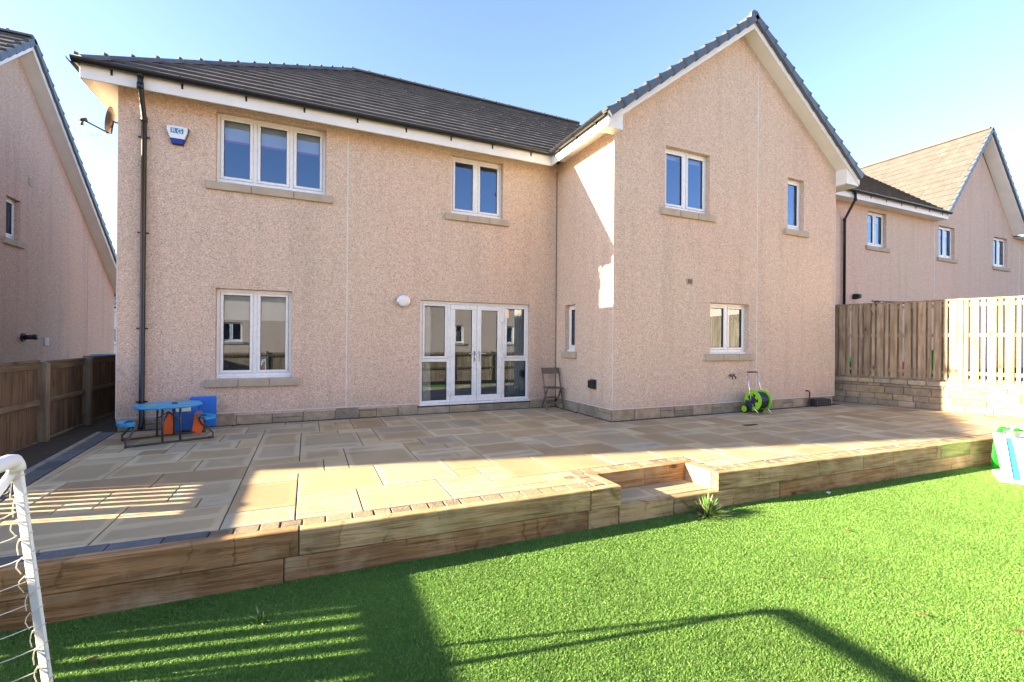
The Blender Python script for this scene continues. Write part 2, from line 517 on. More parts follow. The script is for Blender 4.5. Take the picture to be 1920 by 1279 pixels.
def caps(name, a, b, parent, mat='roof', r=.10, seg=.42, bumps=True):
    """half-round ridge or hip tiles from a to b, one mesh"""
    a, b = V(a), V(b)
    d = (b-a); Ln = d.length; d.normalize()
    side = d.cross(V((0, 0, 1))).normalized(); upv = side.cross(d).normalized()
    mb = MB()
    n = max(1, round(Ln/seg))
    for i in range(n):
        p = a+d*(Ln*i/n); q = a+d*(Ln*(i+1)/n+.012)
        rr0, rr1 = r*1.0, r*.93
        ang = [math.pi*k/6 for k in range(7)]
        rd = rnd()
        vs = [p+(side*math.cos(t)*1.15+upv*(math.sin(t)*.9-.35))*rr0 for t in ang]+[q+(side*math.cos(t)*1.15+upv*(math.sin(t)*.9-.35))*rr1 for t in ang]
        fs = [(k, k+1, k+8, k+7) for k in range(6)]+[tuple(range(7))[::-1], tuple(range(7, 14))]
        mb.add(vs, fs, 0, rd)
        if bumps:
            T = Matrix.Translation(p+upv*r*.5)
            mb.box(-.03, .03, -.02, .02, 0, .035, 0, rd, T @ Matrix.Rotation(math.atan2(d.y, d.x), 4, 'Z'), b=.008)
    return obj(name, mb, mat, parent)

def gutter(parent, a, b, out, brackets=True, r=.068, step=.9, name='gutter'):
    a, b, out = V(a), V(b), V(out)
    mb = MB()
    d = (b-a).normalized()
    ang = [math.pi*k/8 for k in range(9)]
    vs = []
    for rr in (r, r-.006):
        for p in (a, b):
            for t in ang: vs.append(p+out*(math.cos(t)*rr)-V((0, 0, 1))*math.sin(t)*rr)
    fs = []
    for k in range(8):
        fs.append((k, k+1, k+10, k+9)); fs.append((k+18, k+27, k+28, k+19))
    fs += [tuple(range(9))+tuple(range(26, 17, -1)), tuple(range(17, 8, -1))+tuple(range(27, 36))]
    fs += [(0, 9, 27, 18), (8, 26, 35, 17)]
    mb.add(vs, fs)
    g = obj(name, mb, 'black', parent)
    if brackets:
        n = max(2, int((b-a).length/step))
        for i in range(n):
            p = a+(b-a)*((i+.5)/n)
            m2 = MB()
            pts = [p+out*(math.cos(t)*(r+.006))-V((0, 0, 1))*math.sin(t)*(r+.006) for t in ang]
            hw = d*.016
            vs = [q-hw for q in pts]+[q+hw for q in pts]+[q*1-hw-(q-p).normalized()*.008 for q in pts]+[q+hw-(q-p).normalized()*.008 for q in pts]
            fs = [(k, k+1, k+10, k+9) for k in range(8)]+[(k, k+18, k+19, k+1) for k in range(8)]+[(k+9, k+10, k+28, k+27) for k in range(8)]
            m2.add(vs, fs)
            q = p-out*(r+.004)
            T = Matrix.Translation(q)
            if abs(out.y) > .5: m2.box(-.014, .014, -.012, .012, -.13, .0, T=T)
            else: m2.box(-.012, .012, -.014, .014, -.13, .0, T=T)
            m2.prism([(-.012, -.13), (.012, -.13), (.0, -.10)], -.01, .01, T=T)
            obj('bracket', m2, 'black', g)
    return g

# ------------------------------------------------------------------ walls with openings
def wall_rect(mb, O, U, u0, u1, z0, z1, ops, N, depth=.13, room=.9, top=None):
    """O origin, U along, N outward.  ops: (u0,u1,z0,z1).  slot 0 render, slot 1 interior"""
    O, U, N = V(O), V(U), V(N)
    Z = V((0, 0, 1))
    P = lambda u, z, n=0.: O+U*u+Z*z+N*n
    us = sorted({u0, u1, *[o[0] for o in ops], *[o[1] for o in ops]})
    zs = sorted({z0, z1, *[o[2] for o in ops], *[o[3] for o in ops]})
    for i in range(len(us)-1):
        for j in range(len(zs)-1):
            cu, cz = (us[i]+us[i+1])/2, (zs[j]+zs[j+1])/2
            if any(o[0] < cu < o[1] and o[2] < cz < o[3] for o in ops): continue
            mb.quad(P(us[i], zs[j]), P(us[i+1], zs[j]), P(us[i+1], zs[j+1]), P(us[i], zs[j+1]))
    if top: mb.add([P(u, z) for u, z in top], [tuple(range(len(top)))])
    for a, b, c, d in ops:
        q = [(a, c), (b, c), (b, d), (a, d)]
        for k in range(4):
            p, r_ = q[k], q[(k+1) % 4]
            mb.quad(P(*p), P(*r_), P(*r_, -depth), P(*p, -depth))
        g = .25
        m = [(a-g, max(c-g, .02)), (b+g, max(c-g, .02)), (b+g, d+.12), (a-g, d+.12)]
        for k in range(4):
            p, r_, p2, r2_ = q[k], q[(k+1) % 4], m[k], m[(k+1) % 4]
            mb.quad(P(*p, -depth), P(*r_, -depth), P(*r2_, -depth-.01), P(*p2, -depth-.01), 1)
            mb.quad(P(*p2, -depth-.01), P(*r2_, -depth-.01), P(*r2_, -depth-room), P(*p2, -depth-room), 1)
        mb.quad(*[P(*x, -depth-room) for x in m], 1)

def lbox(mb, O, U, N, u0, u1, n0, n1, z0, z1, b=0., mi=0, r=0.):
    T = Matrix(((U.x, N.x, 0, O.x), (U.y, N.y, 0, O.y), (0, 0, 1, O.z), (0, 0, 0, 1)))
    mb.box(u0, u1, n0, n1, z0, z1, mi, r, T, b)

def window(parent, O, U, N, a, b, c, d, panes, depth=.10, blind=None, sillx=.13, sill_n=3, handle=True, label=None, net=False):
    O, U, N = V(O), V(U), V(N)
    fr = MB()
    f = .055
    n0, n1 = -depth-.06, -depth
    lbox(fr, O, U, N, a+.002, b-.002, n0, n1, d-f, d-.002, .006)
    lbox(fr, O, U, N, a+.002, b-.002, n0, n1, c+.035, c+.035+f, .006)
    lbox(fr, O, U, N, a+.002, a+f, n0, n1, c+.035+f, d-f, .006)
    lbox(fr, O, U, N, b-f, b-.002, n0, n1, c+.035+f, d-f, .006)
    lbox(fr, O, U, N, a+.002, b-.002, n0, n1+.055, c+.001, c+.035, .008)      # projecting cill strip
    w_ = (b-a)/panes
    glz = []
    for k in range(panes):
        x0, x1 = a+w_*k, a+w_*(k+1)
        if k: lbox(fr, O, U, N, x0-.032, x0+.032, n0+.002, n1-.002, c+.035+f, d-f, .004)
        x0 = a+f if k == 0 else x0+.032
        x1 = b-f if k == panes-1 else x1-.032
        z0_, z1_ = c+.035+f, d-f
        s_ = .048
        for q in ((x0+.002, x1-.002, z1_-s_, z1_-.002), (x0+.002, x1-.002, z0_+.002, z0_+s_)): lbox(fr, O, U, N, q[0], q[1], n0+.01, n1+.014, q[2], q[3], .008)
        for q in ((x0+.002, x0+s_), (x1-s_, x1-.002)): lbox(fr, O, U, N, q[0], q[1], n0+.01, n1+.014, z0_+s_, z1_-s_, .008)
        glz.append((x0+s_, x1-s_, z0_+s_, z1_-s_))
        gk = MB()
    win = obj('window', fr, 'white', parent)
    if label: win['label'] = label
    for g in glz:
        m = MB()
        P = lambda u, z: O+U*u+N*(n1-.022)+V((0, 0, z))
        m.quad(P(g[0]-.01, g[2]-.01), P(g[1]+.01, g[2]-.01), P(g[1]+.01, g[3]+.01), P(g[0]-.01, g[3]+.01))
        obj('pane', m, 'glass', win)
        rb = MB()       # black rubber seal
        for q in ((g[0]-.001, g[1]+.001, g[2]-.001, g[2]+.006), (g[0]-.001, g[1]+.001, g[3]-.006, g[3]+.001), (g[0]-.001, g[0]+.006, g[2]+.006, g[3]-.006), (g[1]-.006, g[1]+.001, g[2]+.006, g[3]-.006)):
            lbox(rb, O, U, N, q[0], q[1], n1-.018, n1-.006, q[2], q[3])
        obj('seal', rb, 'rubber', win)
    if blind:
        m = MB()
        kind, h = blind
        n_ = 14
        for k in range(n_):
            u0_, u1_ = a+f+(b-a-2*f)*k/n_, a+f+(b-a-2*f)*(k+1)/n_
            lbox(m, O, U, N, u0_, u1_, -depth-.115+.004*math.sin(k*1.3), -depth-.108+.004*math.sin(k*1.3), d-h, d-.02)
        bl = obj('blind', m, 'blind' if kind != 'sheer' else 'blind', win)
        if kind == 'pink':
            m = MB(); lbox(m, O, U, N, a+f, b-f, -depth-.105, -depth-.095, d-h-.012, d-h+.022); lbox(m, O, U, N, a+f, b-f, -depth-.118, -depth-.11, d-h-.012, d-h+.022); obj('blind_hem', m, 'pinkhem', win)
    # cast stone sill
    sm = MB()
    x0, x1 = a-sillx, b+sillx
    for k in range(sill_n):
        p, q = x0+(x1-x0)*k/sill_n, x0+(x1-x0)*(k+1)/sill_n
        lbox(sm, O, U, N, p+.003, q-.003, -depth+.002, .055, c-.135, c-.001, .008, r=rnd())
    obj('sill', sm, 'sill', win)
    return win

X, Y, Z = V((1, 0, 0)), V((0, 1, 0)), V((0, 0, 1))
# ================================================================== SETTING
GZ = -.38
m = MB(); m.add([(-400, -400, -.75), (400, -400, -.75), (400, 400, -.75), (-400, 400, -.75)], [(0, 1, 2, 3)])
struct(obj('ground', m, 'soil'))
def wx(y): return 7.03-.285*(y+1.75)      # face of the stone boundary wall
def yl(x): return (-5.245-.028*(x+2.21)) if x < -1.6 else (-5.295-.050*(x+.95))   # face of the sleeper wall
kx = lambda y: -7.77-.068*y              # inner side of left kerb
m = MB()
m.add([(-8.5, -10.7, GZ), (10.2, -10.7, GZ), (8.6, yl(8.3)+.05, GZ), (-8.5, yl(-8.4)+.05, GZ)], [(0, 1, 2, 3)])
struct(obj('lawn', m, 'turf'))
# patio base (joint sand) - solid with recess
m = MB()
zt = -.014
def base(poly, z):
    n = len(poly)
    m.add([(x, y, z) for x, y in poly]+[(x, y, -.7) for x, y in poly], [tuple(range(n))]+[(i, i+n, (i+1) % n+n, (i+1) % n) for i in range(n)])
base([(-8.5, yl(-8.5)+.09), (-2.3, yl(-2.3)+.09), (-2.3, -4.71), (-8.5, -4.71)], zt)
base([(-.86, yl(-.86)+.09), (8.5, yl(8.5)+.09), (8.5, -4.71), (-.86, -4.71)], zt)
base([(-8.5, -4.71), (8.5, -4.71), (8.5, 9), (-8.5, 9)], zt)
base([(-2.3, yl(-2.2)+.09), (-.86, yl(-1)+.09), (-.86, -4.71), (-2.3, -4.71)], -.205)
M['jointsand'] = plain('joint_sand', (.085, .068, .05), .95, .1)
struct(obj('patio_base', m, 'jointsand'))
m = MB(); m.add([(-8.5, -10.7, GZ+.03), (10, -10.7, GZ+.03), (10, -9.5, GZ+.03), (-8.5, -9.5, GZ+.03)], [(0, 1, 2, 3)])
struct(obj('reflection_dark_strip', m, 'gravel'))  # dark sheet added behind the camera to take green out of door reflections
# slabs
def slab(mb, cell, regions, z):
    x0, x1, y0, y1 = cell
    g = .0052
    rect = [(x0+g, y0+g), (x1-g, y0+g), (x1-g, y1-g), (x0+g, y1-g)]
    r = rnd(); dz = rnd(-.0015, .0015)
    for reg in regions:
        p = rect
        n = len(reg)
        for i in range(n):
            (ax, ay), (bx, by) = reg[i], reg[(i+1) % n]
            a, b = -(by-ay), (bx-ax)
            p = clip(p, a, b, a*ax+b*ay)
            if len(p) < 3: break
        if len(p) < 3 or area(p) < .0008: continue
        cx = sum(q[0] for q in p)/len(p); cy = sum(q[1] for q in p)/len(p)
        k = len(p)
        vs = [(x, y, z+dz-.02) for x, y in p]+[(x, y, z+dz-.004) for x, y in p]
        ins = lambda x, y, s: (x+(cx-x)*s[0], y+(cy-y)*s[1])
        xs = max(q[0] for q in p)-min(q[0] for q in p); ys = max(q[1] for q in p)-min(q[1] for q in p)
        s1 = (.012/max(xs, .05), .012/max(ys, .05)); s2 = (min(.9, .20/max(xs, .21)), min(.9, .20/max(ys, .21)))
        vs += [(*ins(x, y, s1), z+dz) for x, y in p]+[(*ins(x, y, s2), z+dz+.0005) for x, y in p]
        fs = []
        for L_ in range(3):
            for i in range(k):
                j = (i+1) % k
                fs.append((L_*k+i, L_*k+j, (L_+1)*k+j, (L_+1)*k+i))
        fs.append(tuple(range(3*k, 4*k)))
        big = min(1., (x1-x0)*(y1-y0)/.5)
        mb.add(vs, fs, 0, r, [.02]*(3*k)+[.25+.75*big]*k)
SB = .255
A_ = [(kx(-4.56)+.0, -4.56), (0, -4.56), (0, -.11), (kx(-.11), -.11)]
B_ = [(kx(-5.0), yl(-7.4)+SB), (-2.45, yl(-2.45)+SB), (-2.45, -4.56), (kx(-4.56), -4.56)]
C_ = [(-.71, yl(-.71)+SB), (8.0, yl(8.0)+SB), (7.9, -4.56), (-.71, -4.56)]
D_ = [(0, -4.56), (6.62, -4.56), (6.62, -2.2), (0, -2.2)]
E_ = [(6.62, -4.56), (7.95, -4.56), (7.1, -1.6), (6.75, .6), (6.62, .6)]
occ = {}
m = MB()
U0 = .262
nx0, nx1, ny0, ny1 = -31, 32, -22, 4
sizes = [(3, 2), (3, 2), (2, 2), (2, 2), (2, 1), (3, 1), (1, 1), (2, 3), (3, 3)]
random.seed(58)
for j in range(ny1, ny0, -1):
    for i in range(nx0, nx1):
        if (i, j) in occ: continue
        random.shuffle(sizes)
        for (a, b) in sizes+[(2, 1), (1, 1)]:
            if all((i+p, j-q) not in occ for p in range(a) for q in range(b)) :
                for p in range(a):
                    for q in range(b): occ[(i+p, j-q)] = 1
                slab(m, (i*U0+.07, (i+a)*U0+.07, (j-b+1)*U0-.1, (j+1)*U0-.1), [A_, B_, C_, D_, E_], 0.)
                break
struct(obj('patio', m, 'paving'))
m = MB()
SF = [(-2.2, yl(-2.2)+.105), (-.96, yl(-1)+.125), (-.96, -4.815), (-2.2, -4.815)]
for c in ((-2.2, -1.66, -5.4, -4.8), (-1.66, -.95, -5.06, -4.8), (-1.66, -.95, -5.4, -5.06)): slab(m, c, [SF], -.193)
struct(obj('step_paving', m, 'paving'))
# left kerb: concrete strip and dark blocks ; house margin of chippings
m = MB(); y = .0
while y > -5.2:
    y2 = max(y-.9, -5.2)
    m.add([(kx(y)-.25, y, .012), (kx(y)-.19, y, .012), (kx(y2)-.19, y2+.004, .012), (kx(y2)-.25, y2+.004, .012), (kx(y)-.25, y, -.1), (kx(y)-.19, y, -.1), (kx(y2)-.19, y2, -.1), (kx(y2)-.25, y2, -.1)], [(3, 2, 1, 0), (0, 1, 5, 4), (0, 4, 7, 3), (1, 2, 6, 5), (2, 3, 7, 6)], 0, rnd())
    y = y2
struct(obj('kerb_edging', m, 'kerb'))
m = MB(); y = -.02
while y > -4.9:
    y2 = y-.32
    T = Matrix.Translation((kx(y)-.095, y-.16, 0)) @ Matrix.Rotation(math.atan(.068), 4, 'Z')
    m.box(-.085, .085, -.155, .155, -.05, rnd(-.002, .003), 0, rnd(), T, .005)
    y = y2
struct(obj('dark_block_edging', m, 'slate'))
m = MB()
def sett_run(p, q, lo, hi, mi=0, wdt=.145):
    p, q = V((*p, 0)), V((*q, 0)); d = q-p; Ln = d.length; d.normalize()
    a = math.atan2(d.y, d.x); s = 0
    while s < Ln-.03:
        l_ = min(rnd(lo, hi), Ln-s)
        if Ln-s-l_ < .05: l_ = Ln-s
        T = Matrix.Translation(p+d*(s+l_/2)) @ Matrix.Rotation(a+rnd(-.02, .02), 4, 'Z')
        m.box(-l_/2+.0035, l_/2-.0035, -wdt/2+rnd(0, .004), wdt/2-rnd(0, .004), -.05, rnd(-.004, .002), mi, rnd(), T, .008 if mi == 0 else .004)
        s += l_
def ys(x): return yl(x)+.178
sett_run((-7.5, ys(-7.5)), (-5.75, ys(-5.75)), .30, .42, 1)
sett_run((-5.75, ys(-5.75)), (-2.47, ys(-2.47)), .13, .21)
sett_run((-2.38, ys(-2.4)-.05), (-2.38, -4.57), .12, .17)
sett_run((-2.54, ys(-2.5)+.08), (-2.54, -4.57), .12, .17)
sett_run((-2.45, -4.63), (-.71, -4.63), .13, .20)
sett_run((-.78, ys(-.8)-.05), (-.78, -4.70), .12, .17)
sett_run((-.71, ys(-.7)), (8.2, ys(8.2)), .13, .21)
struct(obj('cobble_edging', m, ['sett', 'slate']))
# gravel strips
m = MB(); m.add([(-8.5, -5.1, -.10), (kx(-5.1)-.25, -5.1, -.06), (kx(8)-.25, 8, -.06), (-8.5, 8, -.10)], [(0, 1, 2, 3)])
random.seed(5)
for k in range(2600):
    y = rnd(-5, 3.5)**1; x = rnd(-8.42, kx(y)-.27); s = rnd(.012, .035)
    T = Matrix.Translation((x, y, -.078+rnd(-.01, .02))) @ Matrix.Rotation(rnd(0, 6), 4, V((rnd(-1, 1), rnd(-1, 1), 1)).normalized())
    m.box(-s, s, -s*.7, s*.7, -s*.5, s*.5, 0, rnd(), T, s*.3)
struct(obj('gravel_bed', m, 'gravel'), 'stuff')
m = MB()
for (a, b, c, d) in ((-7.75, 0, -.11, .06), (-.11, 0.0, -2.2, -.11), (-.11, 6.62, -2.2, -2.0)):
    m.add([(a, c, -.006), (b, c, -.006), (b, d, -.006), (a, d, -.006)], [(0, 1, 2, 3)])
for k in range(2400):
    t = rnd(0, 16.5); s = rnd(.006, .014)
    if t < 7.7: p = (-7.7+t, rnd(-.10, -.03))
    elif t < 9.8: p = (rnd(-.10, -.03), -.1-(t-7.7))
    else: p = (t-9.9, rnd(-2.19, -2.12))
    T = Matrix.Translation((*p, .0)) @ Matrix.Rotation(rnd(0, 6), 4, 'Z')
    m.box(-s, s, -s, s, -s*.6, s*.6, 0, rnd(), T, s*.3)
struct(obj('chippings_margin', m, 'gravel2'), 'stuff')
# raised neighbour ground behind the stone wall
m = MB(); m.add([(wx(-9)+.22, -9, .5), (60, -9, .5), (60, 60, .5), (7.0, 60, .5), (7.0, -1.2, .5), (wx(-1.75)+.22, -1.75, .5), (wx(-9)+.22, -9, -.7), (60, -9, -.7)], [(0, 1, 2, 3, 4, 5), (0, 6, 7, 1)])
struct(obj('raised_ground', m, 'soil'))

# ================================================================== HOUSE
house = thing('detached_house', (-.6, 3.8, 0), 'large two storey house with pink pebbledash walls, patio doors and projecting gable wing', 'house')
EZ = 5.46; TN = .745
WT = 5.43
m = MB()
opsA = [(-6.515, -4.81, 4.065, 5.26), (-6.50, -5.35, .775, 2.298), (-2.455, -1.315, 4.03, 5.232), (-3.07, -.66, .155, 2.25)]
wall_rect(m, (0, 0, 0), X, -7.8, 0, .205, WT, opsA, -Y)
opsB = [(.395, .79, 1.235, 2.235)]           # return wall, u = -y
wall_rect(m, (0, 0, 0), -Y, 0, 2.09, .205, WT, opsB, -X)
opsC = [(1.218, 2.385, 4.05, 5.275), (4.773, 5.335, 4.03, 5.20), (2.42, 3.55, 1.215, 2.275)]
gx = 3.31
wall_rect(m, (0, -2.09, 0), X, 0, 6.5, .205, WT, opsC, -Y, top=[(0, WT), (6.5, WT), (6.5, EZ+TN*.5-.20), (gx, EZ+TN*3.69-.20), (0, EZ+TN*.38-.20)])
m.quad((-7.8, 0, .205), (-7.8, 0, WT), (-7.8, 7.5, WT), (-7.8, 7.5, .205))
m.quad((6.5, -2.09, .205), (6.5, 7.5, .205), (6.5, 7.5, WT), (6.5, -2.09, WT))
m.quad((-7.8, 7.5, .205), (-7.8, 7.5, WT), (6.5, 7.5, WT), (6.5, 7.5, .205))
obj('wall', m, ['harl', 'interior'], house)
# stone plinth
random.seed(3)
m = MB()
def plinth_run(O, U, N, u0, u1, ztop=.2):
    lbox(m, V(O), U, N, u0, u1, -.12, -.012, -.1, ztop+.003, mi=1)
    u = u0
    while u < u1-.02:
        l_ = min(rnd(.25, .65), u1-u)
        if u1-u-l_ < .12: l_ = u1-u
        if rnd() < .35:
            h = ztop*rnd(.4, .6)
            lbox(m, V(O), U, N, u+.004, u+l_-.004, -.05, rnd(.0, .012), -.05, h-.004, .008, 0, rnd())
            lbox(m, V(O), U, N, u+.004, u+l_-.004, -.05, rnd(.0, .012), h+.004, ztop, .008, 0, rnd())
        else:
            lbox(m, V(O), U, N, u+.004, u+l_-.004, -.05, rnd(.0, .014), -.05, ztop, .01, 0, rnd())
        u += l_
plinth_run((0, 0.012, 0), X, -Y, -7.785, -3.10)
plinth_run((0, 0.012, 0), X, -Y, -3.10, -.63, .125)
plinth_run((0, 0.012, 0), X, -Y, -.63, -.01)
plinth_run((0.012, 0, 0), -Y, -X, .02, 2.06)
plinth_run((0, -2.078, 0), X, -Y, .012, 6.44)
plinth_run((6.485, -2.06, 0), Y, X, 0, 9)
obj('plinth', m, ['plinth', 'mortar'], house)
# bead at foot of render
for q in ((-7.8, -3.10, -.008, .02, .198, .212), (-.64, 0, -.008, .02, .198, .212), (-.008, .02, -2.09, -.01, .198, .212), (0, 6.5, -2.098, -2.07, .198, .212)):
    m = MB(); m.box(*q); obj('render_bead', m, 'joint', house)
# movement joints
for (a, b, c, zb, ztop) in ((-4.435, -.004, 'joint', .21, 5.2), (3.79, -2.094, 'joint', .21, 7.50)):
    m = MB(); m.box(a-.011, a+.011, b, b+.02, zb, ztop); obj('movement_joint', m, c, house)
m = MB(); m.box(-.016, 0, -.016, 0, .21, 5.25); obj('corner_joint', m, 'darkjoint', house)
for q in ((-.003, .009, -2.093, -2.082, .21, 5.3), (6.492, 6.503, -2.094, -2.083, .21, 5.44), (-7.803, -7.792, -.003, .008, .21, 5.25)):
    m = MB(); m.box(*q); obj('corner_bead', m, 'joint', house)
# windows
window(house, (0, 0, 0), X, -Y, *opsA[0], 3, blind=('pink', .42), label='three pane upstairs window with rolled blinds edged in pink')
window(house, (0, 0, 0), X, -Y, *opsA[1], 2, blind=('roman', .52), label='two pane downstairs window with a white blind')
window(house, (0, 0, 0), X, -Y, *opsA[2], 2)
window(house, (0, 0, 0), -Y, -X, *opsB[0], 1, sill_n=1, sillx=.10)
window(house, (0, -2.09, 0), X, -Y, *opsC[0], 2, blind=('frame', .16))
window(house, (0, -2.09, 0), X, -Y, *opsC[1], 1, sill_n=2)
window(house, (0, -2.09, 0), X, -Y, *opsC[2], 2)
# french doors
def patio_doors():
    O, U, N = V((0, 0, 0)), X, -Y
    a, b, c, d = opsA[3]
    fr = MB(); n0, n1 = -.13, -.065
    lbox(fr, O, U, N, a+.002, b-.002, n0, n1, d-.06, d-.002, .006)
    lbox(fr, O, U, N, a-.01, b+.01, n0, .015, c-.004, c+.035, .006)
    xs = [a, a+.60, a+1.205, a+1.81, b]
    for x0, x1 in ((a+.002, a+.06), (b-.06, b-.002), (xs[1]-.035, xs[1]+.035), (xs[3]-.035, xs[3]+.035)):
        lbox(fr, O, U, N, x0, x1, n0+.002, n1, c+.035, d-.06, .005)
    zm = c+.90
    for x0, x1 in ((a+.06, xs[1]-.035), (xs[3]+.035, b-.06)):
        lbox(fr, O, U, N, x0, x1, n0+.004, n1-.002, zm-.035, zm+.035, .005)
        lbox(fr, O, U, N, x0, x1, n0+.004, n1-.002, c+.036, c+.09, .005)
        for q in ((x0, x1, zm+.037, zm+.08), (x0, x1, d-.105, d-.062)): lbox(fr, O, U, N, q[0]+.001, q[1]-.001, n0+.01, n1+.014, q[2], q[3], .006)
        for q in ((x0+.001, x0+.045), (x1-.045, x1-.001)): lbox(fr, O, U, N, q[0], q[1], n0+.01, n1+.014, zm+.08, d-.105, .006)
    dr = obj('patio_door_frame', fr, 'white', house)
    dr['label'] = 'white double patio doors with a glazed sidelight each side'
    def pane(x0, x1, z0, z1, par):
        m = MB(); P = lambda u, z: V((u, -(n1-.02), z))
        m.quad(P(x0-.01, z0-.01), P(x1+.01, z0-.01), P(x1+.01, z1+.01), P(x0-.01, z1+.01)); obj('pane', m, 'glass', par)
        rb = MB()
        for q in ((x0-.001, x1+.001, z0-.001, z0+.006), (x0-.001, x1+.001, z1-.006, z1+.001), (x0-.001, x0+.006, z0+.006, z1-.006), (x1-.006, x1+.001, z0+.006, z1-.006)):
            lbox(rb, O, U, N, q[0], q[1], n1-.016, n1-.005, q[2], q[3])
        obj('seal', rb, 'rubber', par)
    for x0, x1 in ((a+.06, xs[1]-.035), (xs[3]+.035, b-.06)):
        pane(x0+.045, x1-.045, zm+.08, d-.105, dr); pane(x0+.005, x1-.005, c+.09, zm-.035, dr)
    for k, (x0, x1) in enumerate(((xs[1]+.037, xs[2]-.003), (xs[2]+.003, xs[3]-.037))):
        m = MB(); s_ = .10
        lbox(m, O, U, N, x0, x1, n0+.01, n1+.018, d-.062-s_, d-.062, .01); lbox(m, O, U, N, x0, x1, n0+.01, n1+.018, c+.038, c+.038+s_+.03, .01)
        lbox(m, O, U, N, x0, x0+s_, n0+.01, n1+.018, c+.168, d-.062-s_, .01); lbox(m, O, U, N, x1-s_, x1, n0+.01, n1+.018, c+.168, d-.062-s_, .01)
        lf = obj('door_leaf', m, 'white', house)
        pane(x0+s_, x1-s_, c+.168, d-.062-s_, lf)
        h = MB(); hx = x1-.05 if k == 0 else x0+.05
        sg = -1 if k == 0 else 1
        lbox(h, O, U, N, hx-.014, hx+.014, n1+.018, n1+.028, 1.02, 1.24, .004)
        h.tube([V((hx, -(n1+.02), 1.19)), V((hx, -(n1+.065), 1.19)), V((hx+sg*.03, -(n1+.07), 1.19)), V((hx+sg*.13, -(n1+.07), 1.185))], .009)
        obj('handle', h, 'white' if k else 'metal', lf, True)
        for zz in (c+.24, c+1.0, d-.35):
            h = MB(); hx2 = x0-.002 if k == 0 else x1+.002
            lbox(h, O, U, N, hx2-.05, hx2+.05, n1+.018, n1+.032, zz-.035, zz+.035, .006)
            h.tube([V((hx2, -(n1+.036), zz-.06)), V((hx2, -(n1+.036), zz+.06))], .012)
            obj('hinge', h, 'white', lf)
    m = MB()           # curtain inside the right sidelight
    pts = []
    for k in range(40):
        u = b-.42+k*.011; pts.append((u, .2+.02*math.sin(k*1.1)+.01*math.sin(k*.37)))
    for k in range(39):
        m.quad((pts[k][0], pts[k][1], .18), (pts[k+1][0], pts[k+1][1], .18), (pts[k+1][0], pts[k+1][1], 2.2), (pts[k][0], pts[k][1], 2.2))
    obj('curtain', m, 'curtain', dr, True)
    m = MB()
    for k in range(30):
        u = a+.03+k*.008; u1_ = u+.008
        m.quad((u, .2+.015*math.sin(k*1.1), .18), (u1_, .2+.015*math.sin((k+1)*1.1), .18), (u1_, .2+.015*math.sin((k+1)*1.1), 2.2), (u, .2+.015*math.sin(k*1.1), 2.2))
    obj('curtain', m, 'blind', dr, True)
patio_doors()
# roof
m = MB()
ridgeY, RZ = 3.74, EZ+TN*4.12
roof_slope(m, [(-8.18, -.38), (-.38, -.38), (3.31, 3.31), (2.88, 3.74), (-4.06, 3.74)], (-8.18, -.38), (0, 1), EZ, TN)
roof_slope(m, [(-.38, -.38), (-.38, -2.38), (3.31, -2.38), (3.31, 3.31)], (-.38, -.38), (1, 0), EZ, TN)
roof_slope(m, [(7.0, -2.38), (7.0, 3.31), (3.31, 3.31), (3.31, -2.38)], (7.0, -2.38), (-1, 0), EZ, TN)
roof_slope(m, [(7.0, 3.31), (7.0, 7.86), (2.88, 3.74), (3.31, 3.31)], (7.0, -2.38), (-1, 0), EZ, TN)
roof_slope(m, [(-8.18, 7.86), (-8.18, -.38), (-4.06, 3.74)], (-8.18, -.38), (1, 0), EZ, TN)
roof_slope(m, [(7.0, 7.86), (-8.18, 7.86), (-4.06, 3.74), (2.88, 3.74)], (7, 7.86), (0, -1), EZ, TN)
roof = obj('roof', m, 'roof', house)
caps('hip_tiles', (-8.16, -.36, EZ+.03), (-4.06, 3.74, RZ+.03), roof)
caps('ridge_tiles', (-4.06, 3.74, RZ+.03), (2.88, 3.74, RZ+.03), roof)
wz = EZ+TN*3.69
caps('ridge_tiles', (3.31, -2.34, wz+.03), (3.31, 3.31, wz+.03), roof)
m = MB()
T = Matrix.Translation((3.31, -2.36, wz))
m.prism([(-.12, -.10), (.12, -.10), (.12, .05), (.06, .12), (-.06, .12), (-.12, .05)], -.03, .03, T=T)
for zz in (.06, -.03): m.box(-.012, .012, -.036, -.028, zz-.012, zz+.012, T=T)
obj('ridge_end_cap', m, 'verge', roof)
m = MB()      # valley strip
a, b = V((-.34, -.34, EZ+.035)), V((3.31, 3.31, wz+.03)); sd_ = V((1, -1, 0)).normalized()*.09
m.add([a-sd_, a, b, b-sd_, a+sd_, b+sd_], [(0, 1, 2, 3), (1, 4, 5, 2)])
obj('valley', m, 'lead', roof)
# dry verge units on the wing rakes: stepped caps with small lips
def verges(par, xa, za, xb, zb, y, n, w_=.075, mat='verge', h=.17):
    m = MB()
    a, b = V((xa, y, za)), V((xb, y, zb)); d = (b-a); Ln = d.length; d.normalize()
    ang = math.atan2(d.z, d.x)
    for i in range(n):
        p = a+d*(Ln*i/n)
        T = Matrix.Translation(p) @ Matrix.Rotation(-ang, 4, 'Y')
        sg = 1 if math.cos(ang) > 0 else -1
        q = Ln/n
        pl = [(0, -h*.62), (q+.015, -h*.50), (q+.015, h*.10), (0, h*.34)]
        if sg < 0: pl = [(x, -z) for x, z in pl]
        m.prism(pl, -w_/2, w_/2, T=T, r=rnd())
        pl2 = [(-.022, h*.18), (.05, h*.18), (.05, h*.335), (-.022, h*.43)]
        if sg < 0: pl2 = [(x, -z) for x, z in pl2]
        m.prism(pl2, -w_/2-.004, w_/2+.03, T=T, r=rnd())
    return obj('verge_caps', m, mat, par)
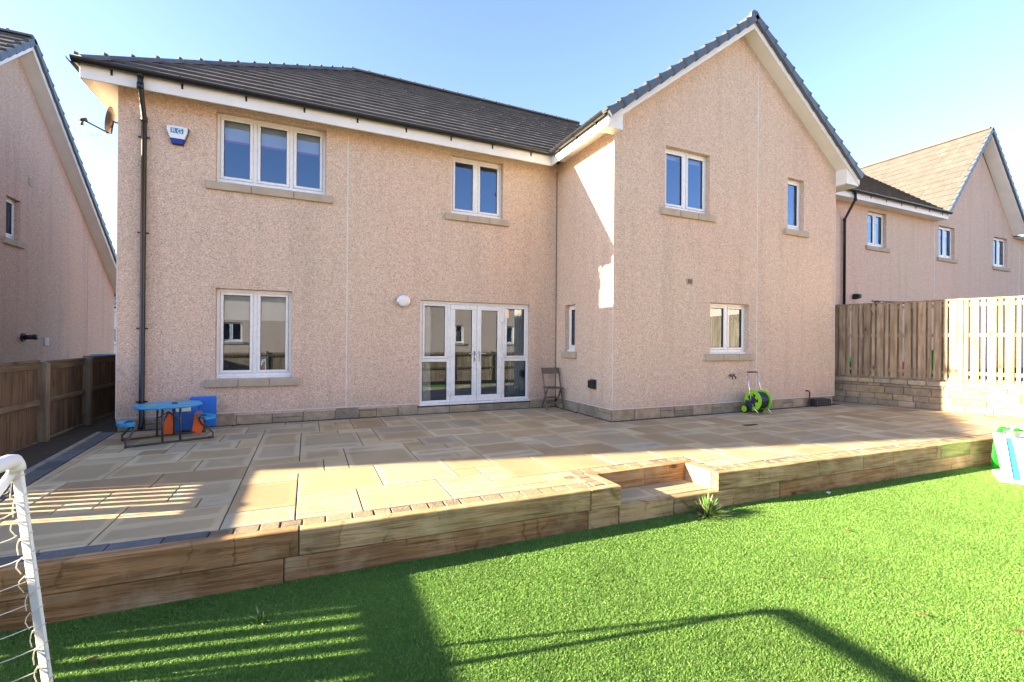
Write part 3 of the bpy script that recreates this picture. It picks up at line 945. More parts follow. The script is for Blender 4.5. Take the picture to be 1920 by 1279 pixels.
verges(roof, -.36, EZ+.0, 3.31, wz-.0, -2.40, 13)
verges(roof, 6.98, EZ+.0, 3.31, wz-.0, -2.40, 13)
# barge boards and sloping soffits
def barge(par, xa, xb, z_at, y0, y1, yw, up_):
    m = MB()
    za, zb = z_at(xa), z_at(xb)
    for (ya, yb, t0, t1) in ((y0, y1, -.24, -.055),):
        P = [(xa, za+t0), (xb, zb+t0), (xb, zb+t1), (xa, za+t1)]
        m.prism(P, ya, yb)
    o = obj('barge_board', m, 'fascia', par)
    m = MB()
    m.prism([(xa, za-.225), (xb, zb-.225), (xb, zb-.21), (xa, za-.21)], y1, yw)
    obj('soffit', m, 'fascia', o)
    m = MB()
    m.prism([(xa, za-.235), (xb, zb-.235), (xb, zb-.215), (xa, za-.215)], yw-.014, yw)
    obj('soffit_trim', m, 'joint', o)
barge(house, -.33, 3.31, lambda x: EZ+TN*(x+.38), -2.37, -2.345, -2.09, 0)
barge(house, 3.31, 6.95, lambda x: EZ+TN*(7.0-x), -2.37, -2.345, -2.09, 0)
# fascias, soffits
fz0, fz1 = 5.225, 5.43
def fascia(x0, x1, y0, y1): 
    m = MB(); m.box(x0, x1, y0, y1, fz0, fz1, b=.004); return obj('fascia', m, 'fascia', house)
fascia(-8.12, -.33, -.345, -.32); fascia(-.345, -.32, -2.345, -.345); fascia(-8.145, -8.12, -.345, 7.9); fascia(6.92, 6.945, -2.345, 7.9); fascia(-8.12, 6.92, 7.88, 7.9)
for q in ((-8.12, -.32, -.32, .0, 5.36, 5.37), (-8.12, -7.8, 0, 7.88, 5.36, 5.37), (-.32, 0, -2.345, -.32, 5.36, 5.37), (6.5, 6.92, -2.345, 7.88, 5.235, 5.245)):
    m = MB(); m.box(*q); obj('eave_soffit', m, 'fascia', house)
for q in ([(6.5, 5.235), (6.945, 5.235), (6.945, 5.32), (6.5, 5.66)], [(-.33, 5.225), (0, 5.225), (0, 5.50), (-.33, 5.32)]):
    m = MB(); m.prism(q, -2.343, -2.325 if q[0][0] > 0 else -2.11); obj('eave_box_end', m, 'fascia', house)
m = MB(); m.box(6.488, 6.500, -2.342, -2.095, 5.247, 5.60); obj('eave_box_end', m, 'fascia', house)
gutter(house, (-8.21, -.41, 5.47), (-.40, -.41, 5.47), -Y, step=.82)
gutter(house, (-.41, -2.36, 5.47), (-.41, -.40, 5.47), -X, step=.55)
gutter(house, (-8.21, -.41, 5.47), (-8.21, 7.9, 5.47), -X)
gutter(house, (7.0, -2.25, 5.47), (7.0, 7.9, 5.47), X)
def pipe(par, pts, r=.036, clips=(), mat='black', nrm=V((0, 1, 0)), x=0, y=0):
    m = MB(); m.tube(pts, r, 12)
    for i in (0, 1, 2):
        if i < len(pts): m.tube([V(pts[i])+V((0, 0, .045)), V(pts[i])-V((0, 0, .045))], r+.008, 12)
    p = obj('downpipe', m, mat, par, True)
    for z in clips:
        c = MB(); c.tube([(x, y, z-.015), (x, y, z+.015)], r+.007, 12); c.box(x-.075, x+.075, y-.008, y+.008, z-.012, z+.012); c.box(x-.012, x+.012, y, y+abs(y-0)+.0, z-.012, z+.012) if False else None
        obj('clip', c, mat, p)
pipe(house, [(-7.42, -.40, 5.42), (-7.42, -.40, 5.24), (-7.46, -.055, 4.88), (-7.46, -.055, .12), (-7.46, -.12, .04)], clips=(4.6, 3.1, 1.6, .45), x=-7.46, y=-.055)
# small fixtures that belong to the wall
m = MB(); m.box(1.775, 1.935, -2.10, -2.085, 2.60, 2.735, b=.004)
for k in range(2): m.box(1.80+k*.06, 1.845+k*.06, -2.106, -2.098, 2.625, 2.71, mi=1)
g = obj('vent_grille', m, ['sill', 'darkjoint'], house)
m = MB()
m.tube([(5.45, -2.08, .36), (5.45, -2.14, .36), (5.49, -2.15, .34), (5.50, -2.15, .0)], .017)
obj('overflow_pipe', m, 'copper', house, True)
# ---- things fixed to the wall
al = thing('alarm_box', (-7.03, 0, 4.58), 'white alarm box with dark blue base on wall between black downpipe and upstairs window', 'alarm box')
def shieldp(w0, zt_, zb_, s=1.):
    return [(-w0, zt_), (-w0*.5, zt_+.012), (w0*.5, zt_+.012), (w0, zt_), (w0*.98, zt_-.05), (w0*.5, zb_), (-w0*.5, zb_), (-w0*.98, zt_-.05)]
T = Matrix.Translation((-7.03, 0, 4.72))
m = MB(); m.prism([(-.152, .13), (-.07, .146), (.07, .146), (.152, .13), (.145, .07), (.075, -.15), (-.075, -.15), (-.145, .07)], -.035, 0, T=T)
obj('backplate', m, 'navy', al)
m = MB(); m.prism([(-.14, .122), (-.07, .136), (.07, .136), (.14, .122), (.135, .06), (.095, -.06), (-.095, -.06), (-.135, .06)], -.075, -.03, T=T)
fc = obj('cover', m, 'white', al)
m = MB(); m.prism([(-.094, -.062), (.094, -.062), (.065, -.14), (-.065, -.14)], -.07, -.03, T=T)
obj('lens', m, 'alarm_blue', al)
m = MB(); m.prism([(-.085, .02), (.085, .02), (.085, .10), (-.085, .10)], -.078, -.074, T=T)
sg = obj('sign_panel', m, 'sign_blue', al)
for ch, x in (('R', -.045), ('G', .035)):
    cu = bpy.data.curves.new('letter', 'FONT'); cu.body = ch; cu.size = .095; cu.extrude = .001; cu.align_x = 'CENTER'
    to = bpy.data.objects.new('tmp', cu); col.objects.link(to)
    bpy.context.view_layer.update()
    me = bpy.data.meshes.new_from_object(to.evaluated_get(bpy.context.evaluated_depsgraph_get()))
    bpy.data.objects.remove(to)
    me.name = 'letter'
    me.materials.clear(); me.materials.append(M['white'])
    lo = bpy.data.objects.new('letter', me); lo.parent = sg
    me.transform(Matrix.Translation(V((-7.03+x, -.080, 4.72+.027))-worg(sg)) @ Matrix.Rotation(math.pi/2, 4, 'X'))
    col.objects.link(lo)
pl = thing('pendant_lamp', (-.92, .55, 1.95), 'glowing round lampshade inside, behind the upper glass of the right sidelight', 'lamp')
le = bpy.data.materials.new('lamp_glow'); le.use_nodes = True; bs = le.node_tree.nodes['Principled BSDF']
bs.inputs['Base Color'].default_value = (.8, .6, .45, 1); bs.inputs['Emission Color'].default_value = (1, .55, .3, 1); bs.inputs['Emission Strength'].default_value = .12; M['lamp_glow'] = le
m = MB(); m.lathe([(.06, .0), (.12, .02), (.15, .08), (.13, .15), (.05, .19)], Matrix.Translation((-.92, .55, 1.98)), 20); obj('lamp_shade', m, 'lamp_glow', pl, True)
m = MB(); m.tube([(-.92, .55, 2.16), (-.92, .55, 2.36)], .006); obj('flex', m, 'white', pl)
lp = thing('wall_lamp', (-3.40, 0, 2.09), 'round white bulkhead lamp on wall left of the patio doors', 'lamp')
T = Matrix.Translation((-3.40, 0, 2.215)) @ Matrix.Rotation(math.pi/2, 4, 'X')
m = MB(); m.lathe([(.122, 0), (.128, .01), (.128, .045), (.115, .055)], T, 32); obj('lamp_rim', m, 'metal', lp, True)
m = MB(); m.lathe([(.113, .04), (.113, .056), (.10, .085), (.06, .10), (.0001, .104)], T, 32); obj('lamp_diffuser', m, 'white', lp, True)
sdh = thing('satellite_dish', (-7.8, .25, 4.6), 'small satellite dish, shade painted into its brown, on bracket at the left corner of the house under the eave', 'satellite dish')
nrm = V((-.97, -.12, .17)).normalized(); cen = V((-7.95, .16, 4.86))
Td = Matrix.Translation(cen) @ nrm.to_track_quat('Z', 'Y').to_matrix().to_4x4()
m = MB(); m.lathe([(.0001, -.035), (.08, -.032), (.15, -.016), (.205, .01), (.21, .012), (.205, .004), (.15, -.024), (.08, -.04), (.0001, -.043)], Td, 32); obj('dish', m, 'dish_shade_brown', sdh, True)
m = MB(); lnb = cen+nrm*.33+V((0, 0, -.12)); low = cen-V((0, 0, .2))
m.tube([cen-nrm*.04, low-nrm*.02, low+nrm*.03, lnb], .012)
obj('feed_arm', m, 'steel', sdh, True)
m = MB(); m.tube([lnb+nrm*.03+V((0, 0, -.02)), lnb-nrm*.06+V((0, 0, .02))], .026, 10); m.tube([lnb-V((0, 0, .0)), lnb-V((0, 0, .09))], .02, 8)
obj('receiver', m, 'steel', sdh, True)
m = MB(); m.tube([cen-nrm*.04, V((-7.86, .22, 4.86)), V((-7.80, .25, 4.80))], .016); m.box(-7.82, -7.80, .2, .3, 4.7, 4.9)
obj('wall_bracket', m, 'metal', sdh)
m = MB(); m.tube([lnb-V((0, 0, .09)), lnb+V((.04, 0, -.18)), lnb+V((.14, .03, -.22)), lnb+V((.24, .06, -.17)), low+V((0, 0, -.02))], .005, 6); obj('cable', m, 'net', sdh, True)
fl = thing('boiler_vent', (0, -1.50, .52), 'square black vent terminal low on the short return wall beside wooden chair', 'vent')
m = MB(); m.box(-.02, 0, -1.59, -1.39, .53, .72, b=.005); obj('vent_plate', m, 'steel', fl)
m = MB(); m.box(-.09, -.02, -1.57, -1.41, .55, .70, b=.01)
for k in range(5): m.box(-.094, -.088, -1.56+k*.03, -1.545+k*.03, .57, .68)
obj('vent_hood', m, 'rubber', fl)
for k, x in enumerate((2.97, 3.06)):
    t = thing('garden_tap', (x, -2.09, .70), ('small dark wall tap, the left of the pair under the wing window' if k == 0 else 'small dark wall tap, the right of the pair under the wing window'), 'tap', 'pair of wall taps')
    m = MB(); m.tube([(x, -2.085, .76), (x, -2.15, .76), (x+.005, -2.17, .74), (x+.01, -2.17, .70)], .013); obj('spout', m, 'steel', t, True)
    m = MB(); m.box(x-.03, x+.03, -2.145, -2.125, .785, .80, b=.004); m.tube([(x, -2.135, .76), (x, -2.135, .79)], .007); obj('handle', m, 'steel', t)

# ================================================================== LEFT NEIGHBOUR
XN = -11.1
ln = thing('neighbour_house', (XN-4, 4.8, 0), 'house past the brown left fence, its shaded gable cut off by the edge', 'house')
AY, AZ, SL = 4.87, 8.02, .84
m = MB()
U = Y; zf = AZ-SL*(10.72-AY)
wall_rect(m, (XN, 0, 0), Y, 0, 10.72, -.7, 3.0, [], X)
wn = (4.60, 5.14, 3.62, 4.55)
wall_rect(m, (XN, 0, 0), Y, 4.0, 5.8, 3.0, 5.0, [wn], X, top=[(4.0, 5.0), (5.8, 5.0), (5.8, AZ-SL*(5.8-AY)), (AY, AZ), (4.0, AZ-SL*(AY-4.0))])
m.add([(XN, y, z) for y, z in ((5.8, 3.0), (10.72, 3.0), (10.72, zf), (5.8, AZ-SL*(5.8-AY)))], [(0, 1, 2, 3)])
m.add([(XN, y, z) for y, z in ((.65, 3.0), (4.0, 3.0), (4.0, AZ-SL*(AY-4.0)), (.65, AZ-SL*(AY-.65)))], [(0, 1, 2, 3)])
m.add([(XN, y, z) for y, z in ((0, 3.0), (.65, 3.0), (.65, 5.2), (0, 5.2))], [(0, 1, 2, 3)])
m.add([(XN-.01, y, z) for y, z in ((.65, 3.0), (1.65, 3.0), (1.65, 5.2), (.65, 5.2))], [(0, 1, 2, 3)])
m.quad((XN, 0, -.7), (XN, 0, 5.2), (XN-9.8, 0, 7.24), (XN-9.8, 0, -.7))  # unseen near block, shaped only for the shadows it throws
m.quad((XN, 10.72, -.7), (XN-9.8, 10.72, -.7), (XN-9.8, 10.72, zf), (XN, 10.72, zf))
m.quad((XN-9.8, 0, -.7), (XN-9.8, 0, 7.24), (XN-9.8, 10.7, 5.2), (XN-9.8, 10.7, -.7))
m.quad((XN, .65, 3), (XN, .65, 5.2), (XN-9.8, .65, 7.24), (XN-9.8, .65, 3))
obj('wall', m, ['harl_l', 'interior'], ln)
window(ln, (XN, 0, 0), Y, X, *wn, 1, sill_n=2)
m = MB(); rx = XN+.32
ez = AZ+.16-SL*(11.15-AY)
roof_slope(m, [(rx, 11.15), (rx-9.5, 11.15), (rx-9.5, AY), (rx, AY)], (rx, 11.15), (0, -1), ez, SL)
roof_slope(m, [(rx, AY), (rx-9.5, AY), (rx-9.5, .65), (rx, .65)], (rx, .65), (0, 1), AZ+.16-SL*(AY-.65), SL)
rf = obj('roof', m, 'roof', ln)
caps('ridge_tiles', (rx-9.5, AY, AZ+.2), (rx-.03, AY, AZ+.2), rf)
def verges_x(par, ya, za, yb, zb, x, n, h=.17, w_=.075):
    m = MB(); a, b = V((x, ya, za)), V((x, yb, zb)); d = b-a; Ln = d.length; d.normalize()
    for i in range(n):
        p = a+d*(Ln*i/n)
        q = Ln/n+.015
        uu = d; vv = X.cross(d)
        if vv.z < 0: vv = -vv
        for (s0, s1, lo0, lo1, hi1, hi0, x0, x1) in ((0, q, -h*.62, -h*.5, h*.1, h*.34, -w_/2, w_/2), (-.022, .05, h*.18, h*.18, h*.335, h*.43, -w_/2-.03, w_/2+.004)):
            pts = [p+uu*s0+vv*lo0, p+uu*s1+vv*lo1, p+uu*s1+vv*hi1, p+uu*s0+vv*hi0]
            vs = [k+X*x0 for k in pts]+[k+X*x1 for k in pts]
            m.add(vs, [(0, 1, 2, 3), (7, 6, 5, 4), (0, 4, 5, 1), (1, 5, 6, 2), (2, 6, 7, 3), (3, 7, 4, 0)], 0, rnd())
    return obj('verge_caps', m, 'verge', par)
verges_x(rf, 11.15, ez, AY, AZ+.16, rx-.01, 24); verges_x(rf, .65, AZ+.16-SL*(AY-.65), AY, AZ+.16, rx-.01, 16)
m = MB()
def bx_sl(m, ya, yb, t0, t1, x0, x1):
    za, zb = AZ+.16-SL*abs(ya-AY), AZ+.16-SL*abs(yb-AY)
    vs = [(x0, ya, za+t0), (x0, yb, zb+t0), (x0, yb, zb+t1), (x0, ya, za+t1), (x1, ya, za+t0), (x1, yb, zb+t0), (x1, yb, zb+t1), (x1, ya, za+t1)]
    m.add(vs, [(0, 1, 2, 3), (7, 6, 5, 4), (0, 4, 5, 1), (1, 5, 6, 2), (2, 6, 7, 3), (3, 7, 4, 0)])
bx_sl(m, AY, 11.1, -.25, -.05, XN+.27, XN+.295); bx_sl(m, .65, AY, -.25, -.05, XN+.27, XN+.295)
bb = obj('barge_board', m, 'fascia', ln)
m = MB(); bx_sl(m, AY, 11.1, -.24, -.225, XN, XN+.27); bx_sl(m, .65, AY, -.24, -.225, XN, XN+.27); obj('soffit', m, 'fascia', bb)
m = MB(); m.prism([(XN-9.8, 7.24), (XN+.05, 5.19), (XN+.05, 5.34), (XN-9.8, 7.39)], -.05, 1.7); obj('shadow_block_roof', m, 'verge', ln)  # unseen sloping top, added to cast the patio and return wall shadow
m = MB(); m.box(XN, XN+.004, 8.64, 8.66, -.5, 4.55); obj('movement_joint', m, 'sill', ln)
m = MB(); m.box(XN, XN+.02, 5.46, 5.62, 5.02, 5.20, b=.004); obj('vent_grille', m, 'sill', ln)
m = MB(); m.box(XN, XN+.03, 6.18, 6.38, 1.25, 1.45, b=.004); obj('meter_box', m, 'joint', ln)
fl = thing('flue_terminal', (XN, 5.2, 1.4), 'black boiler flue sticking out of the shaded neighbouring wall above the fence', 'flue')
m = MB(); m.tube([(XN-.02, 5.27, 1.45), (XN+.03, 5.27, 1.45)], .10, 16); obj('flue_collar', m, 'rubber', fl)
m = MB(); m.tube([(XN+.03, 5.27, 1.45), (XN+.22, 5.27, 1.46)], .055, 14); m.tube([(XN+.19, 5.27, 1.46), (XN+.25, 5.27, 1.46)], .062, 14); obj('flue_pipe', m, 'rubber', fl, True)

# ================================================================== RIGHT NEIGHBOUR
rn = thing('neighbour_house', (18, 5, .5), 'neighbouring house beyond the pale right fence, steep roof slope sunlit', 'house')
opsR = [(11.74, 12.80, 4.70, 5.86), (16.15, 17.28, 4.68, 5.87), (20.35, 21.55, 4.66, 5.88)]
RE = 6.13
m = MB()
wall_rect(m, (0, 0, 0), X, 8.6, 30, .3, RE, opsR, -Y, top=[(15.95, RE), (22.0, RE), (22.0, RE+.05), (19.0, 9.47), (15.95, RE+.05)])
m.quad((8.6, 0, .3), (8.6, 0, RE), (8.6, 9, RE), (8.6, 9, .3)); m.quad((30, 0, .3), (30, 14, .3), (30, 14, RE), (30, 0, RE)); m.quad((8.6, 9, .3), (8.6, 9, RE), (30, 9, RE), (30, 9, .3))
obj('wall', m, ['harl_r', 'interior'], rn)
for o_ in opsR: window(rn, (0, 0, 0), X, -Y, *o_, 2, blind=('sheer', .3), sill_n=2)
m = MB(); t1_, t2_ = .745, 1.14
rd0 = RE+.08
# main slope facing the camera, left of gable, up to valley
roof_slope(m, [(8.2, -.4), (15.8, -.4), (15.8+4.3*t1_/t2_*1.0, 3.9), (8.2, 3.9)], (8.2, -.4), (0, 1), rd0, t1_, .30, .33)
roof_slope(m, [(22.2, -.4), (30.3, -.4), (30.3, 3.9), (22.2-4.3*t1_/t2_, 3.9)], (22.2, -.4), (0, 1), rd0, t1_, .30, .33)
roof_slope(m, [(30.3, 8.2), (8.2, 8.2), (8.2, 3.9), (30.3, 3.9)], (30.3, 8.2), (0, -1), rd0, t1_, .5, .5)
obj('roof', m, 'roof_r', rn)
m = MB()
roof_slope(m, [(15.8, -.4), (19.0, -.4), (19.0, 3.9), (18.61, 3.9)], (15.8, 14), (1, 0), rd0, t2_, .34, .33, .018)
roof_slope(m, [(15.8, 3.9), (19.0, 3.9), (19.0, 14), (15.8, 14)], (15.8, 14), (1, 0), rd0, t2_, .34, .33, .018)
roof_slope(m, [(22.2, -.4), (22.2, 14), (19.0, 14), (19.0, -.4)], (22.2, -.4), (-1, 0), rd0, t2_, .34, .33)
r2o = obj('roof', m, 'roof_r', rn)
r2o['label'] = 'steep sunlit slope of the gable wing'
caps('ridge_tiles', (19.0, 14, rd0+3.65), (19.0, -.37, rd0+3.65), r2o, 'roof_r', bumps=False)
verges(r2o, 15.82, rd0, 19.0, rd0+3.63, -.42, 15); verges(r2o, 22.18, rd0, 19.0, rd0+3.63, -.42, 15)
m = MB()
m.prism([(15.9, rd0-.16), (19.0, rd0+3.37), (19.0, rd0+3.55), (15.9, rd0+.02)], -.39, -.365); m.prism([(22.1, rd0-.16), (19.0, rd0+3.37), (19.0, rd0+3.55), (22.1, rd0+.02)], -.39, -.365)
bb = obj('barge_board', m, 'fascia', rn)
m = MB()
m.prism([(15.95, rd0-.14), (19.0, rd0+3.38), (19.0, rd0+3.40), (15.95, rd0-.12)], -.365, 0.); m.prism([(22.05, rd0-.14), (19.0, rd0+3.38), (19.0, rd0+3.40), (22.05, rd0-.12)], -.365, 0.)
obj('soffit', m, 'fascia', bb)
m = MB(); m.box(8.3, 15.95, -.36, -.335, RE-.16, RE+.03); m.box(8.3, 15.95, -.335, 0, RE-.15, RE-.14); obj('fascia', m, 'fascia', rn)
m = MB(); m.box(22.05, 30.2, -.36, -.335, RE-.16, RE+.03); m.box(22.05, 30.2, -.335, 0, RE-.15, RE-.14); obj('fascia', m, 'fascia', rn)
gutter(rn, (8.2, -.43, RE+.07), (15.95, -.43, RE+.07), -Y, step=.8); gutter(rn, (22.05, -.43, RE+.07), (30.2, -.43, RE+.07), -Y, step=.9)
pipe(rn, [(10.30, -.42, RE), (10.30, -.42, RE-.22), (9.98+.4, -.07, RE-.75), (10.38, -.07, .5)], .04, clips=(5.0, 3.4), x=10.38, y=-.07)
m = MB(); m.box(15.83, 15.86, -.006, .01, .6, RE-.16); m.box(22.6, 22.63, -.006, .01, .6, RE-.16); obj('movement_joint', m, 'joint', rn)
# things seen above and through the right fence
t = thing('garden_canopy', (11.2, -1.0, .5), 'pale canopy on a thin dark frame just above the shaded right fence', 'canopy')
m = MB(); T = Matrix.Translation((11.0, -1.0, 0))
for s in (-.7, .75):
    m.tube([V((11.0+s, -1.3, .5)), V((11.0+s, -1.3, 2.5)), V((11.0+s*.9, -1.0, 2.74))], .02); m.tube([V((11.0+s, -.7, .5)), V((11.0+s, -.7, 2.5)), V((11.0+s*.9, -1.0, 2.74))], .02)
m.tube([(10.1, -1.0, 2.72), (11.9, -1.0, 2.76)], .02)
obj('frame', m, 'steel', t)
m = MB(); m.add([(10.4, -1.3, 2.5), (11.7, -1.3, 2.5), (11.65, -1.0, 2.72), (10.4, -1.0, 2.72), (10.4, -.7, 2.5), (11.7, -.7, 2.5)], [(0, 1, 2, 3), (3, 2, 5, 4)]); obj('canopy_cloth', m, 'cloth', t)
t = thing('flue_terminal', (10.95, 0, 2.8), 'small dark flue on the far wall above the canopy beyond the right fence', 'flue')
m = MB(); m.tube([(11.0, 0, 2.98), (11.0, -.12, 2.98)], .09, 14); m.tube([(11.0, -.12, 2.98), (11.0, -.2, 2.98)], .07, 14); obj('flue_pipe', m, 'rubber', t)
def tubbox(name, x, y, mat, label, cat, w_=.5, h=.8):
    t = thing(name, (x, y, .5), label, cat)
    m = MB(); m.prism([(-w_*.42, 0), (w_*.42, 0), (w_*.5, h), (-w_*.5, h)], -w_*.5, w_*.5, T=Matrix.Translation((x, y, .5))); obj('body', m, mat, t)
    m = MB(); m.box(x-w_*.54, x+w_*.54, y-w_*.54, y+w_*.54, .5+h, .56+h, b=.02); obj('lid', m, mat, t)
tubbox('toy_box', 8.75, -1.9, 'red', 'red box glimpsed low through the shaded fence boards', 'box', .8, .45)
tubbox('garden_bin', 8.25, -1.2, 'toy_green', 'green bin glimpsed low through the fence next to the house corner', 'bin', .4, .55)
tubbox('garden_bin', 9.9, -2.6, 'toy_green', 'green bin glimpsed through the middle of the shaded fence panel', 'bin', .4, .75)

# ================================================================== far and rear setting
def simple_house(x0, x1, y0, y1, z0, ze, zr, mw, mr, label, face=1, wins=()):
    t = thing('distant_house', ((x0+x1)/2, (y0+y1)/2, z0), label, 'house')
    m = MB()
    if face > 0:   # wall to +y has the windows
        wall_rect(m, (0, y1, 0), X, x0, x1, z0, ze, wins, Y)
        m.quad((x0, y0, z0), (x1, y0, z0), (x1, y0, ze), (x0, y0, ze))
    else:
        wall_rect(m, (0, y0, 0), X, x0, x1, z0, ze, wins, -Y)
        m.quad((x0, y1, z0), (x1, y1, z0), (x1, y1, ze), (x0, y1, ze))
    ym = (y0+y1)/2
    for x in (x0, x1): m.add([(x, y0, z0), (x, y1, z0), (x, y1, ze), (x, ym, zr), (x, y0, ze)], [(0, 1, 2, 3, 4)])
    obj('wall', m, [mw, 'interior'], t)
    m = MB(); tn = (zr-ze)/(ym-y0)
    roof_slope(m, [(x0-.3, y0-.4), (x1+.3, y0-.4), (x1+.3, ym), (x0-.3, ym)], (x0, y0-.4), (0, 1), ze-.4*tn+.15, tn, .6, .6)
    roof_slope(m, [(x1+.3, y1+.4), (x0-.3, y1+.4), (x0-.3, ym), (x1+.3, ym)], (x1, y1+.4), (0, -1), ze-.4*tn+.15, tn, .6, .6)
    obj('roof', m, mr, t)
    yy, nn = (y1, 1) if face > 0 else (y0, -1)
    m = MB(); m.box(x0-.3, x1+.3, yy+.3*nn, yy+.34*nn, ze-.32, ze-.08); m.box(x0-.3, x1+.3, yy, yy+.3*nn, ze-.32, ze-.30); obj('fascia', m, 'fascia', t)
    gutter(t, (x0-.3, yy+.41*nn, ze-.06), (x1+.3, yy+.41*nn, ze-.06), V((0, nn, 0)), brackets=False)
    for wn_ in wins: window(t, (0, yy, 0), X, V((0, nn, 0)), *wn_, 2, sill_n=2)
    return t
simple_house(-22, -12.5, 30, 38, -.5, 3.6, 6.6, 'joint', 'slateroof', 'pale distant house seen in the gap between fence, left house and main wall', -1, [(-17.2, -16.2, 1.1, 2.2)])
t = thing('blue_car_stand_in', (-8.75, 2.9, -.1), 'bin shape standing in for a blue car peeping over the far end of the brown fence', 'bin')  # plain bin shape used in place of a parked car
T = Matrix.Translation((-8.9, 3.2, -.1))
m = MB(); m.prism([(-.22, .05), (.22, .05), (.29, 1.1), (-.29, 1.1)], -.3, .3, T=T); obj('body', m, 'toy_blue', t)
m = MB(); m.prism([(-.31, 1.1), (.31, 1.1), (.31, 1.15), (.15, 1.22), (-.15, 1.22), (-.31, 1.15)], -.33, .33, T=T); obj('lid', m, 'toy_blue', t)
m = MB()
for s in (-.25, .25): m.tube([T @ V((s-.03, .28, .1)), T @ V((s+.03, .28, .1))], .1, 16)
obj('wheel', m, 'rubber', t)
random.seed(11)
# rear houses and fence (seen in the window reflections)
simple_house(-26, -5.5, -31, -23.5, -1.2, 4.6, 8.2, 'harl_b', 'roof', 'beige house behind the photographer, mirrored in the lower left window', 1, [(-17.5, -16.2, 1.3, 2.5), (-13.5, -12.2, 1.3, 2.5), (-10, -8.8, 1.3, 2.5)])
simple_house(-3.5, 12, -31, -22.5, -1.2, 4.6, 8.2, 'harl_b', 'roof', 'beige house behind the photographer, mirrored in the patio doors', 1, [(-1.0, .2, 1.3, 2.6), (4, 5.2, 1.3, 2.6), (8, 9.2, 1.3, 2.6)])
simple_house(21, 33, -27, -13, -.5, 5.4, 9.5, 'harl_b', 'roof', 'sunlit cream house off to the right, mirrored in the lower wing window', 1)
rf_ = thing('board_fence', (0, -10.7, GZ), 'close board brown fence behind the photographer, mirrored in the patio doors', 'fence')
for k in range(10):
    x0 = -8.4+k*1.85
    m = MB(); x = x0+.06
    while x < x0+1.80:
        w_ = min(rnd(.11, .14), x0+1.81-x); m.box(x, x+w_-.006, -10.72, -10.70, GZ-.05, .95+rnd(-.006, .006), 0, rnd()); x += w_
    p = obj('fence_panel', m, 'fence_r', rf_)
    m = MB(); m.box(x0, x0+.09, -10.76, -10.67, GZ-.2, 1.0, 0, rnd(), b=.006); obj('fence_post', m, 'post', rf_)
    m = MB()
    for z in (.80, .2): m.box(x0+.09, x0+1.85, -10.70, -10.66, z, z+.08, 0, rnd(), b=.004)
    obj('fence_rail', m, 'rail', rf_)

# ================================================================== LEFT FENCE
lf = thing('board_fence', (-8.5, -3, -.1), 'dark brown close board fence along the left side, lowest boards behind dark gravel', 'fence')
FX = -8.52
def fx(y): return FX+.0*(y)
ys_ = []
def lpanel(ya, yb, ztop, zbot, gap):
    m = MB(); y = yb
    while y < ya-.02:
        w_ = .128 if gap(y) else rnd(.12, .145)
        w_ = min(w_, ya-y)
        g = gap(y)
        m.box(FX-.018+rnd(-.002, .002), FX, y+.001, y+w_-(g if g else .0), zbot, ztop-.03+rnd(-.004, .004), 0, rnd())
        if not g: m.box(FX-.03, FX-.019, y-.03, y+.03, zbot, ztop-.035, 0, rnd())
        y += w_
    obj('fence_panel', m, 'fence_l', lf)
    m = MB()
    m.box(FX-.035, FX+.035, yb, ya, ztop-.03, ztop+.012, 0, rnd(), b=.006)          # capping
    m.box(FX, FX+.022, yb+.001, ya-.001, ztop-.115, ztop-.031, 0, rnd(), b=.003)
    hm = (ztop+zbot)/2-.02
    m.box(FX, FX+.04, yb+.001, ya-.001, hm-.04, hm+.04, 0, rnd(), b=.012)
    obj('fence_rail', m, 'rail', lf)
    m = MB(); m.box(FX-.02, FX+.025, yb+.001, ya-.001, zbot-.14, zbot-.002, 0, rnd(), b=.006); obj('gravel_board', m, 'post', lf)
def lpost(y, ztop, zb=-.5):
    m = MB(); m.box(FX+.0, FX+.10, y-.05, y+.05, zb, ztop-.02, 0, rnd(), b=.005)
    v = [(FX, y-.05, ztop-.02), (FX+.10, y-.05, ztop-.02), (FX+.10, y+.05, ztop-.02), (FX, y+.05, ztop-.02), (FX, y-.05, ztop+.03), (FX, y+.05, ztop+.03)]
    m.add(v, [(0, 1, 4), (1, 2, 5, 4), (2, 3, 5), (0, 4, 5, 3)], 0, .5)
    obj('fence_post', m, 'post', lf)
no = lambda y: 0
def gp(y):
    return .042 if (-4.02 < y < -2.98 or -6.0 < y < -4.95) else 0
tops = [(8.0, 4.25, 1.13, .03), (4.25, 2.42, 1.13, .03), (2.42, .98, 1.12, .03), (.98, -.42, 1.10, .02), (-.42, -1.95, 1.12, .0)]
for a, b, zt_, zb_ in tops: lpanel(a-.05, b+.05, zt_, zb_, no); lpost(b, zt_)
lp_ = [(-1.95, -3.75, .83), (-3.75, -5.55, .83), (-5.55, -7.35, .83), (-7.35, -9.15, .83), (-9.15, -10.66, .83)]
for a, b, zt_ in lp_: lpanel(a-.05, b+.05, zt_, -.35, gp); lpost(b, zt_, -.6)

